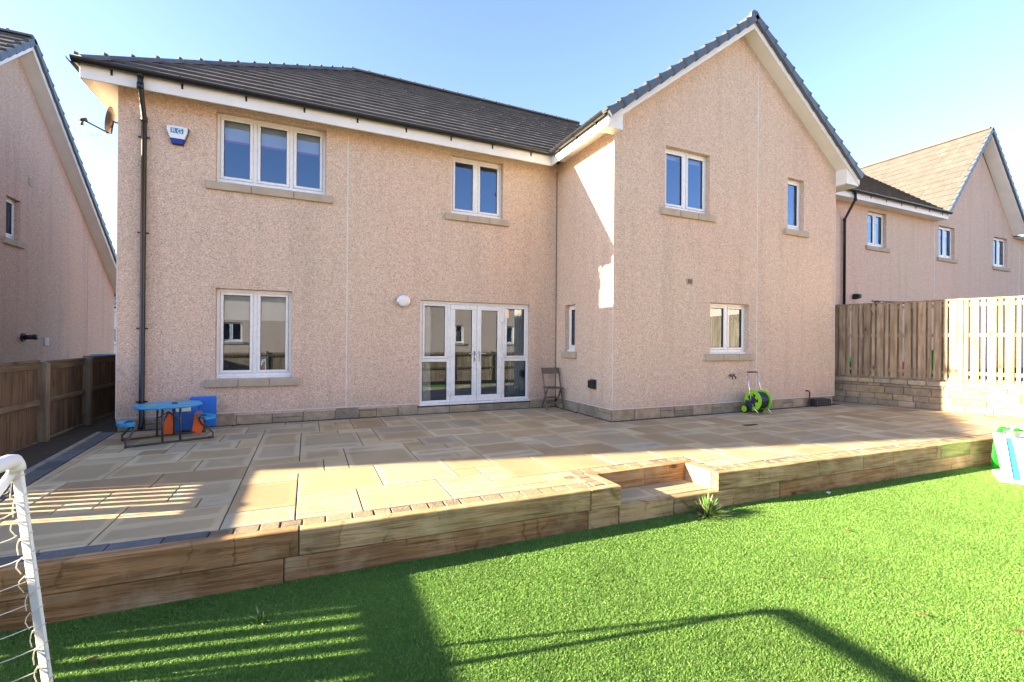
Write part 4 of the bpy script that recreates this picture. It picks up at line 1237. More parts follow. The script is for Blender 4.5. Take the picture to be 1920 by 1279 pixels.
# ================================================================== STONE BOUNDARY WALL AND PALE FENCE
bw = thing('stone_wall', (wx(-4), -4, 0), 'low coursed stone wall with pale coping under the right-hand fence', 'wall')
p0, p1 = V((wx(-9.4), -9.4, 0)), V((wx(-1.2), -1.2, 0))
dU = (p1-p0).normalized(); dN = V((-dU.y, dU.x, 0))      # faces the garden (-x)
if dN.x > 0: dN = -dN
Ln = (p1-p0).length
m = MB(); random.seed(31)
lbox(m, p0, dU, dN, 0, Ln, -.22, -.012, -.7, .53, mi=1)
z = -.38; row = 0
while z < .50:
    h = min(random.choice((.11, .14, .17)), .53-z)
    if .53-z-h < .06: h = .53-z
    u = -rnd(0, .2)
    while u < Ln:
        l_ = rnd(.22, .58)
        a, b = max(u, 0), min(u+l_, Ln)
        if b-a > .04:
            lbox(m, p0, dU, dN, a+.004, b-.004, -.06, rnd(-.002, .014), z+.004, z+h-.004, .009, 0, rnd())
        u += l_
    z += h
obj('masonry', m, ['wallstone', 'mortar'], bw)
m = MB(); u = 0
while u < Ln-.05:
    l_ = min(.31, Ln-u)
    lbox(m, p0, dU, dN, u+.004, u+l_-.004, -.22, .035+rnd(-.004, .004), .533, .635+rnd(-.004, .004), .008, 0, rnd()); u += l_
obj('coping', m, 'coping', bw)
pf = thing('picket_fence', (wx(-4)+.1, -4, .64), 'tall pale timber fence of wide and narrow vertical boards on the stone wall', 'fence')
zt0, zb0 = 2.44, .665
nb = -.10
u = Ln; first = True
posts = [Ln-.02, Ln-2.86, Ln-4.7, Ln-6.5, Ln-8.3]
for k in range(len(posts)-1):
    a, b = posts[k+1], posts[k]
    m = MB(); u = a+.05; j = 0
    while u < b-.05:
        w_ = .125 if j % 2 == 0 else .062
        w_ = min(w_*rnd(.93, 1.07), b-.05-u)
        lbox(m, p0, dU, dN, u, u+w_, nb, nb+.02, zb0+rnd(-.01, .01), zt0-.03+rnd(-.005, .005), .003, 0, rnd())
        if k == 0: 
            uu = u+w_-.015
            lbox(m, p0, dU, dN, uu+rnd(0, .02), uu+.05+rnd(0, .03), nb-.065, nb-.047, zb0, zt0-.04, 0, 0, rnd()) if rnd() < .85 else None
        u += w_+.032; j += 1
    obj('fence_panel', m, 'fence_r', pf)
    m = MB()
    lbox(m, p0, dU, dN, a, b, nb-.03, nb+.03, zt0-.03, zt0, .004, 0, rnd())
    lbox(m, p0, dU, dN, a+.04, b-.04, nb-.05, nb-.004, .637, .72, .004, 0, rnd())
    for z in (.80, 1.62, 2.27): lbox(m, p0, dU, dN, a+.04, b-.04, nb-.045, nb-.002, z, z+.075, .004, 0, rnd())
    obj('fence_rail', m, 'fence_r', pf)
for u in posts:
    m = MB(); lbox(m, p0, dU, dN, u-.045, u+.045, nb-.095, nb+.022 if u != posts[0] else nb-.002, .636, zt0+.01, .005, 0, rnd()); obj('fence_post', m, 'fence_r', pf)

# ================================================================== SLEEPER RETAINING WALL
sw = thing('sleeper_wall', (0, -5.3, GZ), 'low retaining wall of two stacked timber sleepers edging the patio, with a step recess', 'retaining wall')
def sleeper(x0, x1, z0, z1, mat='sleeper', yo=0., thick=.10, lab=None):
    m = MB(); n = max(1, int((x1-x0)/.3)); b = .007
    a = V((x0+.003, yl((x0+x1)/2 if abs(x1-x0) < .5 else x0)+yo, 0)); c = V((x1-.003, yl((x0+x1)/2 if abs(x1-x0) < .5 else x1)+yo, 0))
    d = (c-a); Ln_ = d.length; ang = math.atan2(d.y, d.x)
    T = Matrix.Translation(a) @ Matrix.Rotation(ang, 4, 'Z')
    m.box(0, Ln_, 0, thick, z0, z1, 0, rnd(), T, b)
    o = obj('sleeper', m, mat, sw)
    if lab: o['label'] = lab
random.seed(17)
zm = -.192
sleeper(-8.45, -5.14, zm+.002, .008, 'sleeper_red'); sleeper(-5.14, -2.57, zm+.002, .006); sleeper(-2.57, -2.21, zm+.002, .006, 'sleeper', lab='short dark stained offcut at the recess corner')
sleeper(-.95, 1.5, zm+.002, .008); sleeper(1.5, 3.2, zm+.002, .006); sleeper(3.2, 3.95, zm+.002, .006, 'sleeper_algae', lab='sleeper end green with algae'); sleeper(3.95, 8.4, zm+.002, .006, 'sleeper_red')
sleeper(-8.45, -5.24, -.60, zm-.002, 'sleeper_red'); sleeper(-5.24, -2.60, -.60, zm-.002, 'sleeper_red'); sleeper(-2.60, -2.24, -.60, zm-.002); sleeper(-2.24, -1.55, -.60, zm-.002); sleeper(-1.55, .0, -.60, zm-.002); sleeper(.0, 2.2, -.60, zm-.002, 'sleeper_red'); sleeper(2.2, 4.0, -.60, zm-.002); sleeper(4.0, 8.4, -.60, zm-.002, 'sleeper_red')
m = MB(); m.box(-2.31, -.85, -4.81, -4.71, -.35, .006, 0, rnd(), b=.006); obj('sleeper', m, 'sleeper_red', sw)
m = MB(); m.box(-2.31, -2.212, yl(-2.3)+.102, -4.812, -.35, .006, 0, rnd(), b=.006); obj('sleeper', m, 'sleeper_y', sw)
m = MB(); m.box(-.95, -.852, yl(-.9)+.102, -4.812, -.35, .006, 0, rnd(), b=.006); obj('sleeper', m, 'sleeper_y', sw)

# ================================================================== FOOTBALL GOAL
def goal():
    T0 = V((-6.37, -5.97, .835))
    g = thing('football_goal', (-6.3, -6.6, GZ), 'small white football goal with net at the left edge, only one post in view', 'goal')
    B0 = V((-6.295, -5.84, GZ))
    T1 = T0+V((.0, -2.2, 0)); B1 = B0+V((0, -2.2, 0))
    def post(T_, B_, s):
        m = MB(); n = 16
        # squarish section tube: octagon-like with flat faces
        pts = [B_, B_+(T_-B_)*.93, T_+V((0, 0, -.03)), T_+V((0, s*.04, 0))]
        mm = MB()
        d = (T_-B_).normalized()
        hw = .0215
        ax = V((.93, -.36, 0)); ay = V((.36, .93, 0))
        sec = [(-1, -.8), (-.8, -1), (.8, -1), (1, -.8), (1, .8), (.8, 1), (-.8, 1), (-1, .8)]
        rings = [(B_, 1), (T_-d*.05, 1), (T_-d*.015, .96)]
        vs = []
        for p, k in rings:
            for a, b in sec: vs.append(p+ax*(a*hw*k)+ay*(b*hw*k*.45))
        fs = []
        for i in range(2):
            for k in range(8): fs.append((i*8+k, i*8+(k+1) % 8, i*8+8+(k+1) % 8, i*8+8+k))
        fs.append(tuple(range(8))[::-1]); fs.append(tuple(range(16, 24)))
        m.add(vs, fs)
        return obj('post', m, 'goal_white', g)
    post(T0, B0, -1); post(T1, B1, 1)
    m = MB()
    m.tube([T0+V((0, .0, -.035)), T0+V((0, -.006, -.01)), T0+V((0, -.028, .015)), T0+V((0, -.07, .022)), T0+V((0, -.3, .022)), T1+V((0, .07, .022)), T1+V((0, .02, .01)), T1+V((0, 0, -.035))], .034, 12)
    obj('crossbar', m, 'goal_white', g, True)
    # rear stays and ground bar
    R0 = V((-7.05, -6.06, GZ)); R1 = R0+V((0, -2.3, 0))
    m = MB(); m.tube([T0+V((0, 0, -.02)), R0], .02, 10); m.tube([T1+V((0, 0, -.02)), R1], .02, 10); m.tube([R0, R1], .02, 10); m.tube([B0, R0], .016); m.tube([B1, R1], .016)
    obj('rear_frame', m, 'goal_white', g, True)
    # net: side triangle, back panel
    m = MB()
    q = 9
    def strand(a, b, sag, n=7, r=.0026):
        pts = []
        for i in range(n+1):
            t = i/n; p = a+(b-a)*t
            pts.append(p-V((0, 0, 1))*sag*4*t*(1-t)+V((rnd(-.004, .004), rnd(-.004, .004), 0)))
        m.tube(pts, r, 5, caps=False)
    random.seed(4)
    # side panel post <-> rear stay
    for i in range(1, 10):
        t = i/10
        a = B0+(T0-B0)*t+V((-.03, 0, 0)); b = R0+(T0-R0)*t
        strand(a, b, .025)
    for k in range(1, 4):
        t = k/4
        a = B0+(R0-B0)*t
        b_ = T0+(R0-T0)*t if False else T0+(R0-T0)*min(1, t)
        strand(a, b_, .0, 8)
    # back panel between stays and front top
    for i in range(0, 9):
        t = i/9
        strand(R0+(T0-R0)*t, R1+(T1-R1)*t, .05, 14)
    for k in range(1, 15):
        t = k/15
        strand(R0+(R1-R0)*t, T0+(T1-T0)*t, .05, 8)
    # lashings wound around the post
    d = (T0-B0)
    for i in range(1, 13):
        t = (i-.4)/12.4; p = B0+d*t
        pts = []
        for k in range(11):
            a = 2*math.pi*k/10
            pts.append(p+V((.93, -.36, 0))*math.cos(a)*.027+V((.36, .93, 0))*math.sin(a)*.016+V((0, 0, .022*math.cos(a))))
        m.tube(pts, .0020, 5, caps=False)
        q_ = rnd(.6, 1.2); pts = [p+V((-.03, .01, -.01)), p+V((-.042*q_, 0, -.03)), p+V((-.045*q_, 0, -.055)), p+V((-.03, 0, -.09))]
        m.tube(pts, .0024, 5, caps=False)
    obj('net', m, 'net', g, True)
goal()

# ================================================================== CHILDREN'S PICNIC TABLE
def picnic():
    c = V((-6.90, -.99, 0)); ang = R(19.5)
    g = thing('picnic_table', c, "children's blue plastic picnic table with curved seats on dark metal runners", 'picnic table')
    T = Matrix.Translation(c) @ Matrix.Rotation(ang, 4, 'Z')
    def roundslab(mb, pts, z0, z1, b=.012):
        n = len(pts); cx = sum(p[0] for p in pts)/n; cy = sum(p[1] for p in pts)/n
        lay = []
        for z, s in ((z0, .96), (z0+b, 1.), (z1-b, 1.), (z1, .97)):
            lay.append([T @ V((cx+(x-cx)*s, cy+(y-cy)*s, z)) for x, y in pts])
        vs = [p for l_ in lay for p in l_]; fs = []
        for i in range(3):
            for k in range(n): fs.append((i*n+k, i*n+(k+1) % n, (i+1)*n+(k+1) % n, (i+1)*n+k))
        fs.append(tuple(range(n))[::-1]); fs.append(tuple(range(3*n, 4*n)))
        mb.add(vs, fs)
    m = MB()
    def sup(a, b, e, n=40): return [(math.copysign(abs(math.cos(t))**e, math.cos(t))*a, math.copysign(abs(math.sin(t))**e, math.sin(t))*b) for t in [2*math.pi*k/n for k in range(n)]]
    roundslab(m, sup(.40, .33, .75), .475, .51)
    tt = obj('tabletop', m, 'toy_blue', g)
    for sx, lx in ((-.22, .09), (.16, .07)):
        m = MB(); pts = [(sx+lx*math.cos(t), -.12+.05*math.sin(t)) for t in [2*math.pi*k/16 for k in range(16)]]
        m.add([T @ V((x, y, .5125)) for x, y in pts], [tuple(range(16))]); obj('sticker', m, 'lime', tt)
    m = MB(); m.lathe([(.035, .512), (.035, .53), (.02, .53)], T @ Matrix.Translation((.07, .0, 0)), 14); obj('parasol_hole', m, 'navy', tt)
    for s in (-1, 1):
        m = MB(); out = []
        # crescent seat : outer superellipse, inner bite
        for k in range(21):
            t = -math.pi/2+math.pi*k/20
            out.append((s*(.40+.17*math.cos(t)**.8 if math.cos(t) > 0 else .40), .25*math.sin(t)))
        for k in range(11):
            t = math.pi/2-math.pi*k/10
            out.append((s*(.37+.10*math.cos(t)), .13*math.sin(t)))
        if s < 0: out = out[::-1]
        n = len(out)
        for z0, z1 in ((.27, .305),):
            lo = [T @ V((x, y, z0)) for x, y in out]; hi = [T @ V((x, y, z1)) for x, y in out]
            vs = lo+hi
            fs = [(k, (k+1) % n, (k+1) % n+n, k+n) for k in range(n)]
            for zoff, flip in ((0, 1), (n, 0)):
                for k in range(10):      # strips between outer and inner rims
                    a0, a1 = 2*k, 2*k+2
                    i0, i1 = 21+10-k, 21+10-k-1
                    f = (zoff+a0, zoff+a0+1, zoff+a1, zoff+i1, zoff+i0)
                    fs.append(f[::-1] if flip else f)
        m.add(vs, fs)
        obj('seat', m, 'toy_blue', g)
    m = MB()
    for sy in (-.29, .29):
        P = lambda x, z, yy=0: T @ V((x, sy+yy, z))
        m.tube([P(-.41, .27, -sy*.35), P(-.40, .22, -sy*.25), P(-.44, .14, -sy*.08), P(-.49, .08), P(-.485, .035), P(-.44, .018), P(.44, .018), P(.485, .035), P(.49, .08), P(.44, .14, -sy*.08), P(.40, .22, -sy*.25), P(.41, .27, -sy*.35)], .0135, 8)
        m.tube([P(-.5, .012), P(-.43, .02)], .02, 8); m.tube([P(.5, .012), P(.43, .02)], .02, 8)
    obj('runner', m, 'steel', g, True)
    for sx in (-.10, .10):
        for sy in (-.29, .29):
            m = MB(); m.tube([T @ V((sx, sy, .02)), T @ V((sx, sy*.93, .475))], .014, 8); obj('leg', m, 'steel', g, True)
    m = MB(); m.tube([T @ V((-.10, -.27, .28)), T @ V((0, 0, .40)), T @ V((.10, .27, .28))], .009); m.tube([T @ V((.10, -.27, .28)), T @ V((0, 0, .40)), T @ V((-.10, .27, .28))], .009); obj('brace', m, 'steel', g, True)
picnic()
# blue and orange toy desk behind it
def desk():
    c = V((-6.78, -.40, 0))
    g = thing('toy_desk', c, 'blue plastic toy desk with orange legs and tall back board against the wall', 'toy desk')
    T = Matrix.Translation(c) @ Matrix.Rotation(R(6), 4, 'Z')
    m = MB(); m.box(.0, .36, .14, .19, .02, .52, T=T, b=.02); obj('back_board', m, 'toy_blue2', g)
    m = MB(); m.prism([(-.17, .03), (.09, .03), (.13, .44), (-.21, .44)], -.06, .14, T=T); m.box(-.23, .15, -.1, .16, .44, .47, T=T, b=.01); obj('desk_body', m, 'toy_blue2', g)
    for x in (-.30, .06):
        for y in (-.22, .02):
            m = MB()
            lo = [(x, y), (x+.13, y), (x+.13, y+.09), (x, y+.09)]; hi = [(x+.035, y+.03), (x+.11, y+.03), (x+.11, y+.09), (x+.035, y+.09)]
            vs = [T @ V((*p, .0)) for p in lo]+[T @ V((*p, .30)) for p in hi]
            m.add(vs, [(3, 2, 1, 0), (4, 5, 6, 7), (0, 1, 5, 4), (1, 2, 6, 5), (2, 3, 7, 6), (3, 0, 4, 7)]); obj('leg', m, 'orange', g)
    m = MB(); m.box(-.15, .04, -.11, -.102, .33, .41, T=T); obj('paper_label', m, 'paper', g)
desk()
# folding chair
def chair():
    c = V((-.27, -.33, 0)); g = thing('folding_chair', c, 'weathered grey wooden folding chair in the corner beside the patio doors', 'chair')
    T = Matrix.Translation(c) @ Matrix.Rotation(R(-4), 4, 'Z')
    P = lambda x, y, z: T @ V((x, y, z))
    for s in (-1, 1):
        m = MB(); x = s*.195
        def bar(a, b, w_=.018, d_=.011):
            a, b = V(a), V(b); dr = (b-a).normalized(); q = dr.to_track_quat('Z', 'X').to_matrix().to_4x4()
            m.box(-d_, d_, -w_, w_, 0, (b-a).length, 0, rnd(), T @ Matrix.Translation(a) @ Matrix.Rotation(0, 4, 'Z') @ q @ Matrix.Rotation(math.pi/2, 4, 'Z'), .003)
        bar((x, -.17, 0), (x, .12, .88)); obj('long_leg', m, 'chairwood', g)
        m = MB(); bar((x*.82, .20, 0), (x*.82, -.12, .46)); obj('short_leg', m, 'chairwood', g)
    m = MB()
    for k in range(5): m.box(-.17, .17, -.19+k*.07, -.13+k*.07, .45, .47, 0, rnd(), T, .004)
    obj('seat', m, 'chairwood', g)
    m = MB(); n = 10
    for k in range(n):
        x0, x1 = -.20+.4*k/n, -.20+.4*(k+1)/n
        y0, y1 = .075+.035*math.cos(x0*7.5), .075+.035*math.cos(x1*7.5)
        zz = lambda x: .765-.02*math.cos(x*7.5)
        m.add([P(x0, y0, zz(x0)), P(x1, y1, zz(x1)), P(x1, y1+.01, .88), P(x0, y0+.01, .88), P(x0, y0+.018, zz(x0)), P(x1, y1+.018, zz(x1)), P(x1, y1+.028, .88), P(x0, y0+.028, .88)], [(0, 1, 2, 3), (7, 6, 5, 4), (3, 2, 6, 7), (0, 4, 5, 1)], 0, .4)
    obj('back_rest', m, 'chairwood', g)
    m = MB(); m.box(-.18, .18, -.125, -.105, .13, .16, 0, .3, T, .003); m.box(-.15, .15, .14, .16, .13, .16, 0, .5, T, .003); m.box(-.15, .15, .10, .12, .22, .25, 0, .5, T, .003); obj('stretcher', m, 'chairwood', g)
chair()
# hose reel
def reel():
    c = V((3.42, -2.42, 0)); g = thing('hose_reel', c, 'lime green and black garden hose reel on a wheeled metal frame by the wing wall', 'hose reel')
    A = Matrix.Translation(c) @ Matrix.Rotation(R(-5), 4, 'Z')     # local x = reel axis, local -y = front
    rot = Matrix.Rotation(math.pi/2, 4, 'Y')
    for s in (-1, 1):
        m = MB(); Tz = A @ Matrix.Translation((s*.135, 0, .27)) @ rot
        n = 30
        ro, ri = .215, .135
        vs = []; fs = []
        for (rad, h) in ((ri, -.008), (ro-.01, -.012), (ro, 0), (ro-.01, .012), (ri, .008)):
            for k in range(n):
                t = 2*math.pi*k/n; vs.append(Tz @ V((rad*math.cos(t), rad*math.sin(t), h)))
        for i in range(5):
            for k in range(n):
                fs.append((i*n+k, i*n+(k+1) % n, ((i+1) % 5)*n+(k+1) % n, ((i+1) % 5)*n+k))
        m.add(vs, fs)
        for k in range(5):
            t = 2*math.pi*k/5+.3
            m.box(.05, ri+.02, -.035, .035, -.007, .007, T=Tz @ Matrix.Rotation(t, 4, 'Z'))
        obj('reel_disc', m, 'lime', g)
        m = MB(); m.lathe([(.085, -.016), (.085, .016), (.05, .045*s if s > 0 else .03)], Tz, 20); obj('hub', m, 'navy', g)
    m = MB(); pts = []
    for lay, (rad, cnt) in enumerate(((.10, 10), (.12, 10), (.14, 10), (.16, 9))):
        for k in range(cnt*18):
            x = -.115+.23*(k/(cnt*18)); 
            if lay % 2: x = -x
            t = 2*math.pi*k/18
            pts.append(A @ V((x, rad*math.cos(t), .27+rad*math.sin(t))))
    m.tube(pts, .0115, 6); obj('hose', m, 'navy', g, True)
    m = MB()
    for s in (-1, 1):
        m.tube([A @ V((s*.165, .12, .10)), A @ V((s*.165, .02, .3)), A @ V((s*.15, .10, .58)), A @ V((s*.13, .15, .84))], .011, 8)
        m.tube([A @ V((s*.165, .02, .22)), A @ V((s*.17, -.17, .01))], .011, 8)
    obj('frame', m, 'metal', g, True)
    m = MB(); m.tube([A @ V((-.13, .15, .84)), A @ V((.13, .15, .84))], .016, 10); obj('grip', m, 'copper', g, True)
    m = MB(); m.tube([A @ V((-.2, .13, .085)), A @ V((.2, .13, .085))], .03, 10); m.box(-.185, -.155, -.0, .16, .05, .26, T=A, b=.01); m.box(.155, .185, -.0, .16, .05, .26, T=A, b=.01); obj('axle_bracket', m, 'navy', g)
    for s in (-1, 1):
        m = MB(); Tz = A @ Matrix.Translation((s*.215, .13, .085)) @ rot
        m.lathe([(.085, -.018), (.085, .018)], Tz, 20); w_ = obj('wheel', m, 'rubber', g)
        m = MB(); m.lathe([(.066, -.022), (.066, .022)], Tz, 20); obj('wheel_cap', m, 'lime', w_)
reel()
# drain box
g = thing('drain_cover', (5.82, -2.2, 0), 'small black plastic gully cover against the plinth near the right wall end', 'drain')
m = MB(); m.prism([(-.28, .0), (.28, .0), (.28, .14), (.20, .17), (-.28, .17)], -.16, 0, T=Matrix.Translation((5.82, -2.10, 0))); obj('hood', m, 'rubber', g)
m = MB()
for k in range(6): m.box(5.58+k*.085, 5.63+k*.085, -2.266, -2.258, .03, .12)
obj('louvre', m, 'navy', g)
g = MB(); g.box(1.9, 2.22, -3.37, -3.27, .0, .0045)
for k in range(9): g.box(1.915+k*.034, 1.93+k*.034, -3.36, -3.28, .0045, .006)
tag(obj('drain_grate', g, 'rubber'), 'thin dark drain grate set in the shaded paving in front of the wing', 'drain')

# ================================================================== RIGHT EDGE TOYS
def slide():
    g = thing('toy_slide', (4.25, -5.85, GZ), 'bright green toy ladder frame leaning behind the white toy bin at the right edge', 'toy slide')
    c = V((4.19, -5.68, GZ))
    d = V((.86, -.51, 0)); nn = V((.51, .86, 0)); NN = d
    for off in (0., .42):
        m = MB(); pts = []; 
        for k in range(13):
            t = k/12; p = c+d*(off*(1-.25*t)+.02+.13*t**1.9)+V((0, 0, .62*math.sin(t*math.pi/2)**.9)); pts.append(p)
        # flat strip section
        for k in range(12):
            a, b = pts[k], pts[k+1]
            w0 = .075-.03*(k/12); w1 = .075-.03*((k+1)/12)
            q = [a, a+d*w0, b+d*w1, b]
            vs = [p-nn*.02 for p in q]+[p+nn*.02 for p in q]
            m.add(vs, [(0, 1, 2, 3), (7, 6, 5, 4), (0, 3, 7, 4), (1, 5, 6, 2), (0, 4, 5, 1), (3, 2, 6, 7)])
        obj('side_frame', m, 'toy_green', g)
    for z, x in ((.06, .06), (.30, .12), (.46, .20)):
        m = MB(); a = c+d*(x*.4+.03)+V((0, 0, z)); T = Matrix(((d.x, nn.x, 0, a.x), (d.y, nn.y, 0, a.y), (0, 0, 1, a.z), (0, 0, 0, 1)))
        m.box(.03, .42, -.10, .02, 0, .13 if z < .1 else .07, 0, 0, T, .015); obj('step', m, 'toy_green', g)
    # white side rail of the slide
    m = MB()
    for off in (-.10,):
        a = c+d*.42-nn*.10+V((0, 0, .63)); b = c+d*.42-nn*.42+V((0, 0, -.0))
        pass
    obj('rail_cap', (lambda mm: (mm.tube([c+d*.13+V((0, 0, .58)), c+d*.45+V((0, 0, .58))], .025, 10), mm)[1])(MB()), 'toy_green', g, True)
def bin_():
    # white tapering toy chest with blue edge stripe; near lower edge at image x 1872, runs out of frame to the right
    A0 = V((3.345, -6.085, GZ)); 
    ux = V((.45, -.89, 0)).normalized(); vy = V((.89, .45, 0)).normalized()
    g = thing('toy_bin', A0+ux*.4+vy*.2, 'large white plastic toy bin with a blue corner stripe at the right edge', 'toy bin')
    T = Matrix(((ux.x, vy.x, 0, A0.x), (ux.y, vy.y, 0, A0.y), (0, 0, 1, A0.z), (0, 0, 0, 1)))
    H = .58
    lo = [(0.06, .04), (1.0, .04), (1.0, .50), (.06, .50)]; hi = [(-.02, .16), (1.05, .16), (1.05, .56), (-.02, .56)]
    m = MB()
    vs = [T @ V((x, y, .05)) for x, y in lo]+[T @ V((x, y, H)) for x, y in hi]+[T @ V((x+(.02 if x < .5 else -.02), y+(.02 if y < .3 else -.02), H)) for x, y in hi]+[T @ V((x+(.02 if x < .5 else -.02), y+(.02 if y < .3 else -.02), .08)) for x, y in lo]
    fs = [(0, 1, 5, 4), (1, 2, 6, 5), (2, 3, 7, 6), (3, 0, 4, 7), (4, 5, 9, 8), (5, 6, 10, 9), (6, 7, 11, 10), (7, 4, 8, 11), (8, 9, 13, 12), (9, 10, 14, 13), (10, 11, 15, 14), (11, 8, 12, 15), (12, 13, 14, 15), (0, 3, 2, 1)]
    m.add(vs, fs); bo = obj('body', m, 'toy_white', g)
    m = MB(); m.box(-.03, 1.05, -.03, .56, 0, .05, 0, 0, T, .02); obj('base_rim', m, 'toy_white', g)
    # thick white corner rail and blue stripe on front face
    def strip(x0a, x1a, x0b, x1b, off, th, mat, nm):
        m = MB()
        P = lambda x, t, o: T @ V((x, .04+.12*t-o, .05+(H-.05)*t))
        vs = [P(x0a, 0, off), P(x1a, 0, off), P(x1b, 1, off), P(x0b, 1, off), P(x0a, 0, off+th), P(x1a, 0, off+th), P(x1b, 1, off+th), P(x0b, 1, off+th)]
        m.add(vs, [(3, 2, 1, 0), (4, 5, 6, 7), (0, 1, 5, 4), (1, 2, 6, 5), (2, 3, 7, 6), (3, 0, 4, 7)]); return obj(nm, m, mat, bo)
    strip(.03, .10, -.05, .045, -.004, .045, 'toy_white', 'corner_rail')
    strip(.115, .175, .06, .105, -.002, .014, 'stripe_blue', 'blue_stripe')
    return T, H
slide()
T, H = bin_()
def doll(x, y, z, rot, mat, label, hair):
    p = T @ V((x, y, z))
    g = thing('toy_doll', p, label, 'toy doll', 'dolls piled in the toy bin')
    A = Matrix.Translation(p) @ Matrix.Rotation(rot[0], 4, 'Z') @ Matrix.Rotation(rot[1], 4, 'Y')
    def ell(cx, cy, cz, a, b, c, mat_, nm):
        m = MB(); pr = [(max(.0001, math.sin(math.pi*k/10)), -math.cos(math.pi*k/10)) for k in range(11)]
        m.lathe(pr, A @ Matrix.Translation((cx, cy, cz)) @ Matrix.Diagonal((a, b, c, 1)), 14); return obj(nm, m, mat_, g, True)
    ell(0, 0, .0, .045, .04, .075, mat, 'body'); ell(0, 0, .11, .042, .04, .045, 'doll', 'head'); ell(0, .014, .122, .047, .042, .042, hair, 'hair')
    m = MB()
    for s in (-1, 1): m.tube([A @ V((s*.03, 0, .05)), A @ V((s*.10, -.01, .03)), A @ V((s*.15, -.03, .0))], [.017, .014, .013], 8); m.tube([A @ V((s*.02, 0, -.05)), A @ V((s*.035, -.02, -.12)), A @ V((s*.045, -.03, -.18))], [.024, .018, .015], 8)
    obj('limbs', m, 'doll', g, True)
doll(.12, .28, H+.0, (.4, 1.3), 'pink', 'doll in pink lying leftmost on top of the toy bin', 'purple')
doll(.30, .34, H+.03, (1.2, .5), 'cloth', 'pale doll sitting upright in the middle of the toy bin', 'doll')
doll(.42, .26, H+.0, (2.4, 1.5), 'cloth', 'pale doll lying across the right of the toy bin', 'navy')

# ================================================================== PLANT, LITTER
random.seed(9)
def tuft(c, n, h, label, mat):
    m = MB()
    for k in range(n):
        a = rnd(0, 6.283); lean = rnd(.15, 1.45); l_ = h*rnd(.55, 1.1); w_ = rnd(.004, .009)
        d = V((math.cos(a), math.sin(a), 0)); sd_ = V((-d.y, d.x, 0))
        b0 = V(c)+d*rnd(0, .05)
        pts = [b0+d*(l_*math.sin(lean)*t**1.4)+V((0, 0, l_*math.cos(lean)*t*(1-.35*lean*t))) for t in (0, .35, .7, 1)]
        vs = []
        for p, ww in zip(pts, (1, .9, .6, .05)): vs += [p-sd_*w_*ww, p+sd_*w_*ww]
        m.add(vs, [(0, 1, 3, 2), (2, 3, 5, 4), (4, 5, 7, 6)], 0, rnd(.1, 1))
    return tag(obj('grass_tuft', m, mat, loc=V(c)), label, 'plant')
bl2 = NT('tuft_blade', .6, .3); M['tuft'] = bl2.color(bl2.ramp(bl2.attr(), [(0, (.025, .09, .015)), (.5, (.07, .19, .03)), (.7, (.20, .24, .09)), (1, (.46, .38, .24))]))
tuft((-1.24, -5.42, GZ), 380, .25, 'bushy clump of weedy grass growing at the foot of the timber step', 'tuft')
tuft((-5.35, -5.62, GZ), 22, .12, 'sparse little weed in the shaded lawn near the left sleepers', 'tuft')
def px(x, y, z):
    d = fw+r2*((x-960)/856)-u2*((y-639.5)/856)
    t = (z-CAM.z)/d.z
    return CAM+d*t
random.seed(2)
for i, (x, y, txt) in enumerate(((1540, 1083, 'curled brown leaf on the sunny lawn left of centre right'), (1730, 1153, 'brown leaf on the sunny lawn nearest the lower right corner'), (1590, 995, 'tiny brown leaf below the timber wall near the white scrap'), (172, 1236, 'dark leaf on shaded lawn beside the goal post'), (1860, 906, 'leaf scrap on the lawn just left of the toy bin'), (1910, 1183, 'tiny leaf at the right edge of the lawn'))):
    p = px(x, y, GZ+.03)
    m = MB(); s = rnd(.012, .02); T2 = Matrix.Translation(p) @ Matrix.Rotation(rnd(0, 6), 4, 'Z') @ Matrix.Rotation(rnd(-.4, .4), 4, 'X')
    pts = [(-2*s, 0, 0), (-.8*s, .6*s, .004), (.8*s, .5*s, .0), (2*s, 0, .008), (.8*s, -.6*s, .003), (-.8*s, -.5*s, .006)]
    m.add([T2 @ V(q) for q in pts]+[T2 @ (V(q)-V((0, 0, .001))) for q in pts], [(0, 1, 2, 3, 4, 5), (11, 10, 9, 8, 7, 6)])
    tag(obj('fallen_leaf', m, 'leaf', loc=p), txt, 'leaf', 'leaves scattered on the lawn')
p = px(1553, 924, GZ+.03)
m = MB(); T2 = Matrix.Translation(p) @ Matrix.Rotation(.4, 4, 'Z')
m.add([T2 @ V(q) for q in ((-.05, -.02, 0), (.04, -.025, .006), (.055, .015, .0), (-.03, .02, .01))], [(0, 1, 2, 3)])
tag(obj('paper_scrap', m, 'paper', loc=p), 'small white scrap lying in the shade below the right sleepers', 'litter')

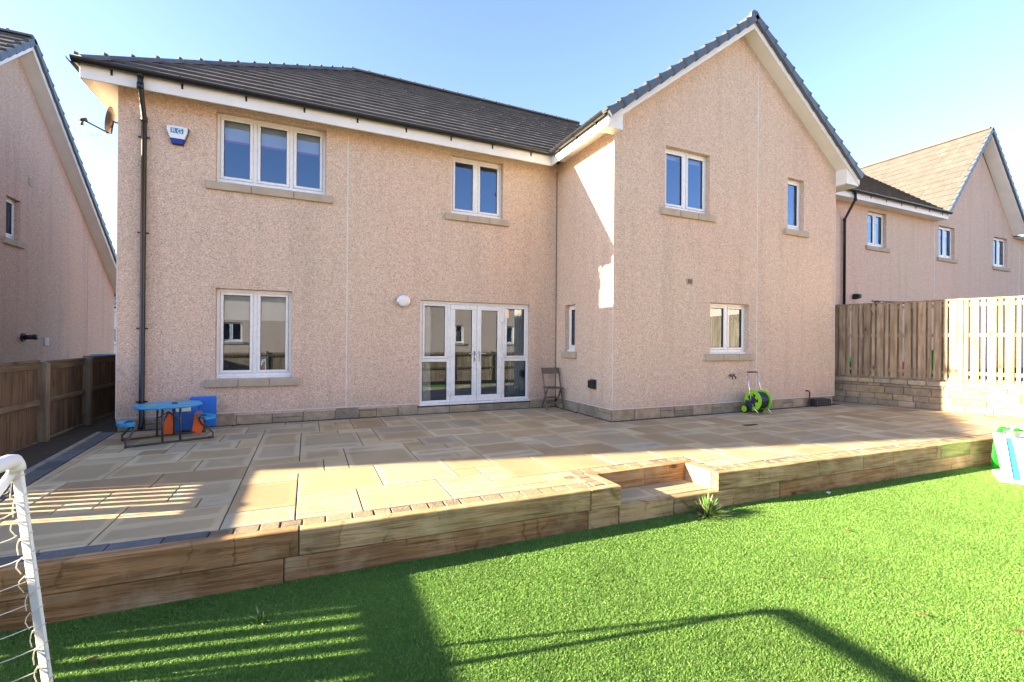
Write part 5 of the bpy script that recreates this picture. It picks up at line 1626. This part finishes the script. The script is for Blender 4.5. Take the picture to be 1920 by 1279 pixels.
# ================================================================== TURF BLADES
import numpy as np
def grass():
    rs = np.random.RandomState(1)
    P = []
    def sample(n, x0, x1, y0, y1):
        return np.stack([rs.uniform(x0, x1, n), rs.uniform(y0, y1, n)], 1)
    A = sample(3400000, -7.2, 8.0, -8.4, -5.1)
    d = A-np.array([CAM.x, CAM.y])
    dep = d@np.array([math.sin(yaw), math.cos(yaw)]); lat = d@np.array([math.cos(yaw), -math.sin(yaw)])
    ylim = np.where(A[:, 0] < -1.6, -5.245-.028*(A[:, 0]+2.21), -5.295-.05*(A[:, 0]+.95))
    ok = (A[:, 1] < ylim-.004) & (dep > .5) & (np.abs(lat) < dep*1.25+.5) & (1.82/np.maximum(dep, .1) < .98)
    dist = np.sqrt(dep**2+1.8**2)
    keep = rs.uniform(0, 1, len(A)) < np.clip((3.1/dist)**1.1, .2, 1)
    A = A[ok & keep]; dist = dist[ok & keep]
    n = len(A)
    a = rs.uniform(0, 2*np.pi, n); lean = rs.uniform(.1, 1.15, n); h = rs.uniform(.010, .022, n)
    w_ = .0020*np.clip(dist/2.6, 1, 1.9)*rs.uniform(.8, 1.3, n)
    dx, dy = np.cos(a), np.sin(a)
    b = rs.uniform(0, 2*np.pi, n)
    sx, sy = np.cos(b), np.sin(b)
    base = np.stack([A[:, 0], A[:, 1], np.full(n, GZ)], 1)
    v0 = base+np.stack([-sx*w_, -sy*w_, 0*w_], 1); v1 = base+np.stack([sx*w_, sy*w_, 0*w_], 1)
    mid = base+np.stack([dx*h*np.sin(lean)*.35, dy*h*np.sin(lean)*.35, h*.62], 1)
    v2 = mid+np.stack([sx*w_*.8, sy*w_*.8, 0*w_], 1); v3 = mid+np.stack([-sx*w_*.8, -sy*w_*.8, 0*w_], 1)
    tip = base+np.stack([dx*h*np.sin(lean), dy*h*np.sin(lean), h*(.72+.28*np.cos(lean))], 1)
    vs = np.stack([v0, v1, v2, v3, tip], 1).reshape(-1, 3)
    me = bpy.data.meshes.new('turf_grass')
    me.vertices.add(5*n); me.vertices.foreach_set('co', vs.ravel())
    base_i = np.arange(n)*5
    lp = np.stack([base_i, base_i+1, base_i+2, base_i+3, base_i+3, base_i+2, base_i+4], 1).ravel()
    me.loops.add(7*n); me.loops.foreach_set('vertex_index', lp)
    me.polygons.add(2*n)
    ls = np.stack([np.arange(n)*7, np.arange(n)*7+4], 1).ravel()
    me.polygons.foreach_set('loop_start', ls)
    me.update(calc_edges=True); me.validate()
    r = rs.beta(2, 2.2, n); r[rs.uniform(0, 1, n) < .05] = .97
    at = me.attributes.new('rnd', 'FLOAT', 'FACE'); at.data.foreach_set('value', np.repeat(r, 2).astype(np.float32))
    me.materials.append(M['blade'])
    o = bpy.data.objects.new('turf_grass', me); col.objects.link(o); o['kind'] = 'stuff'
    print('blades', n)
grass()
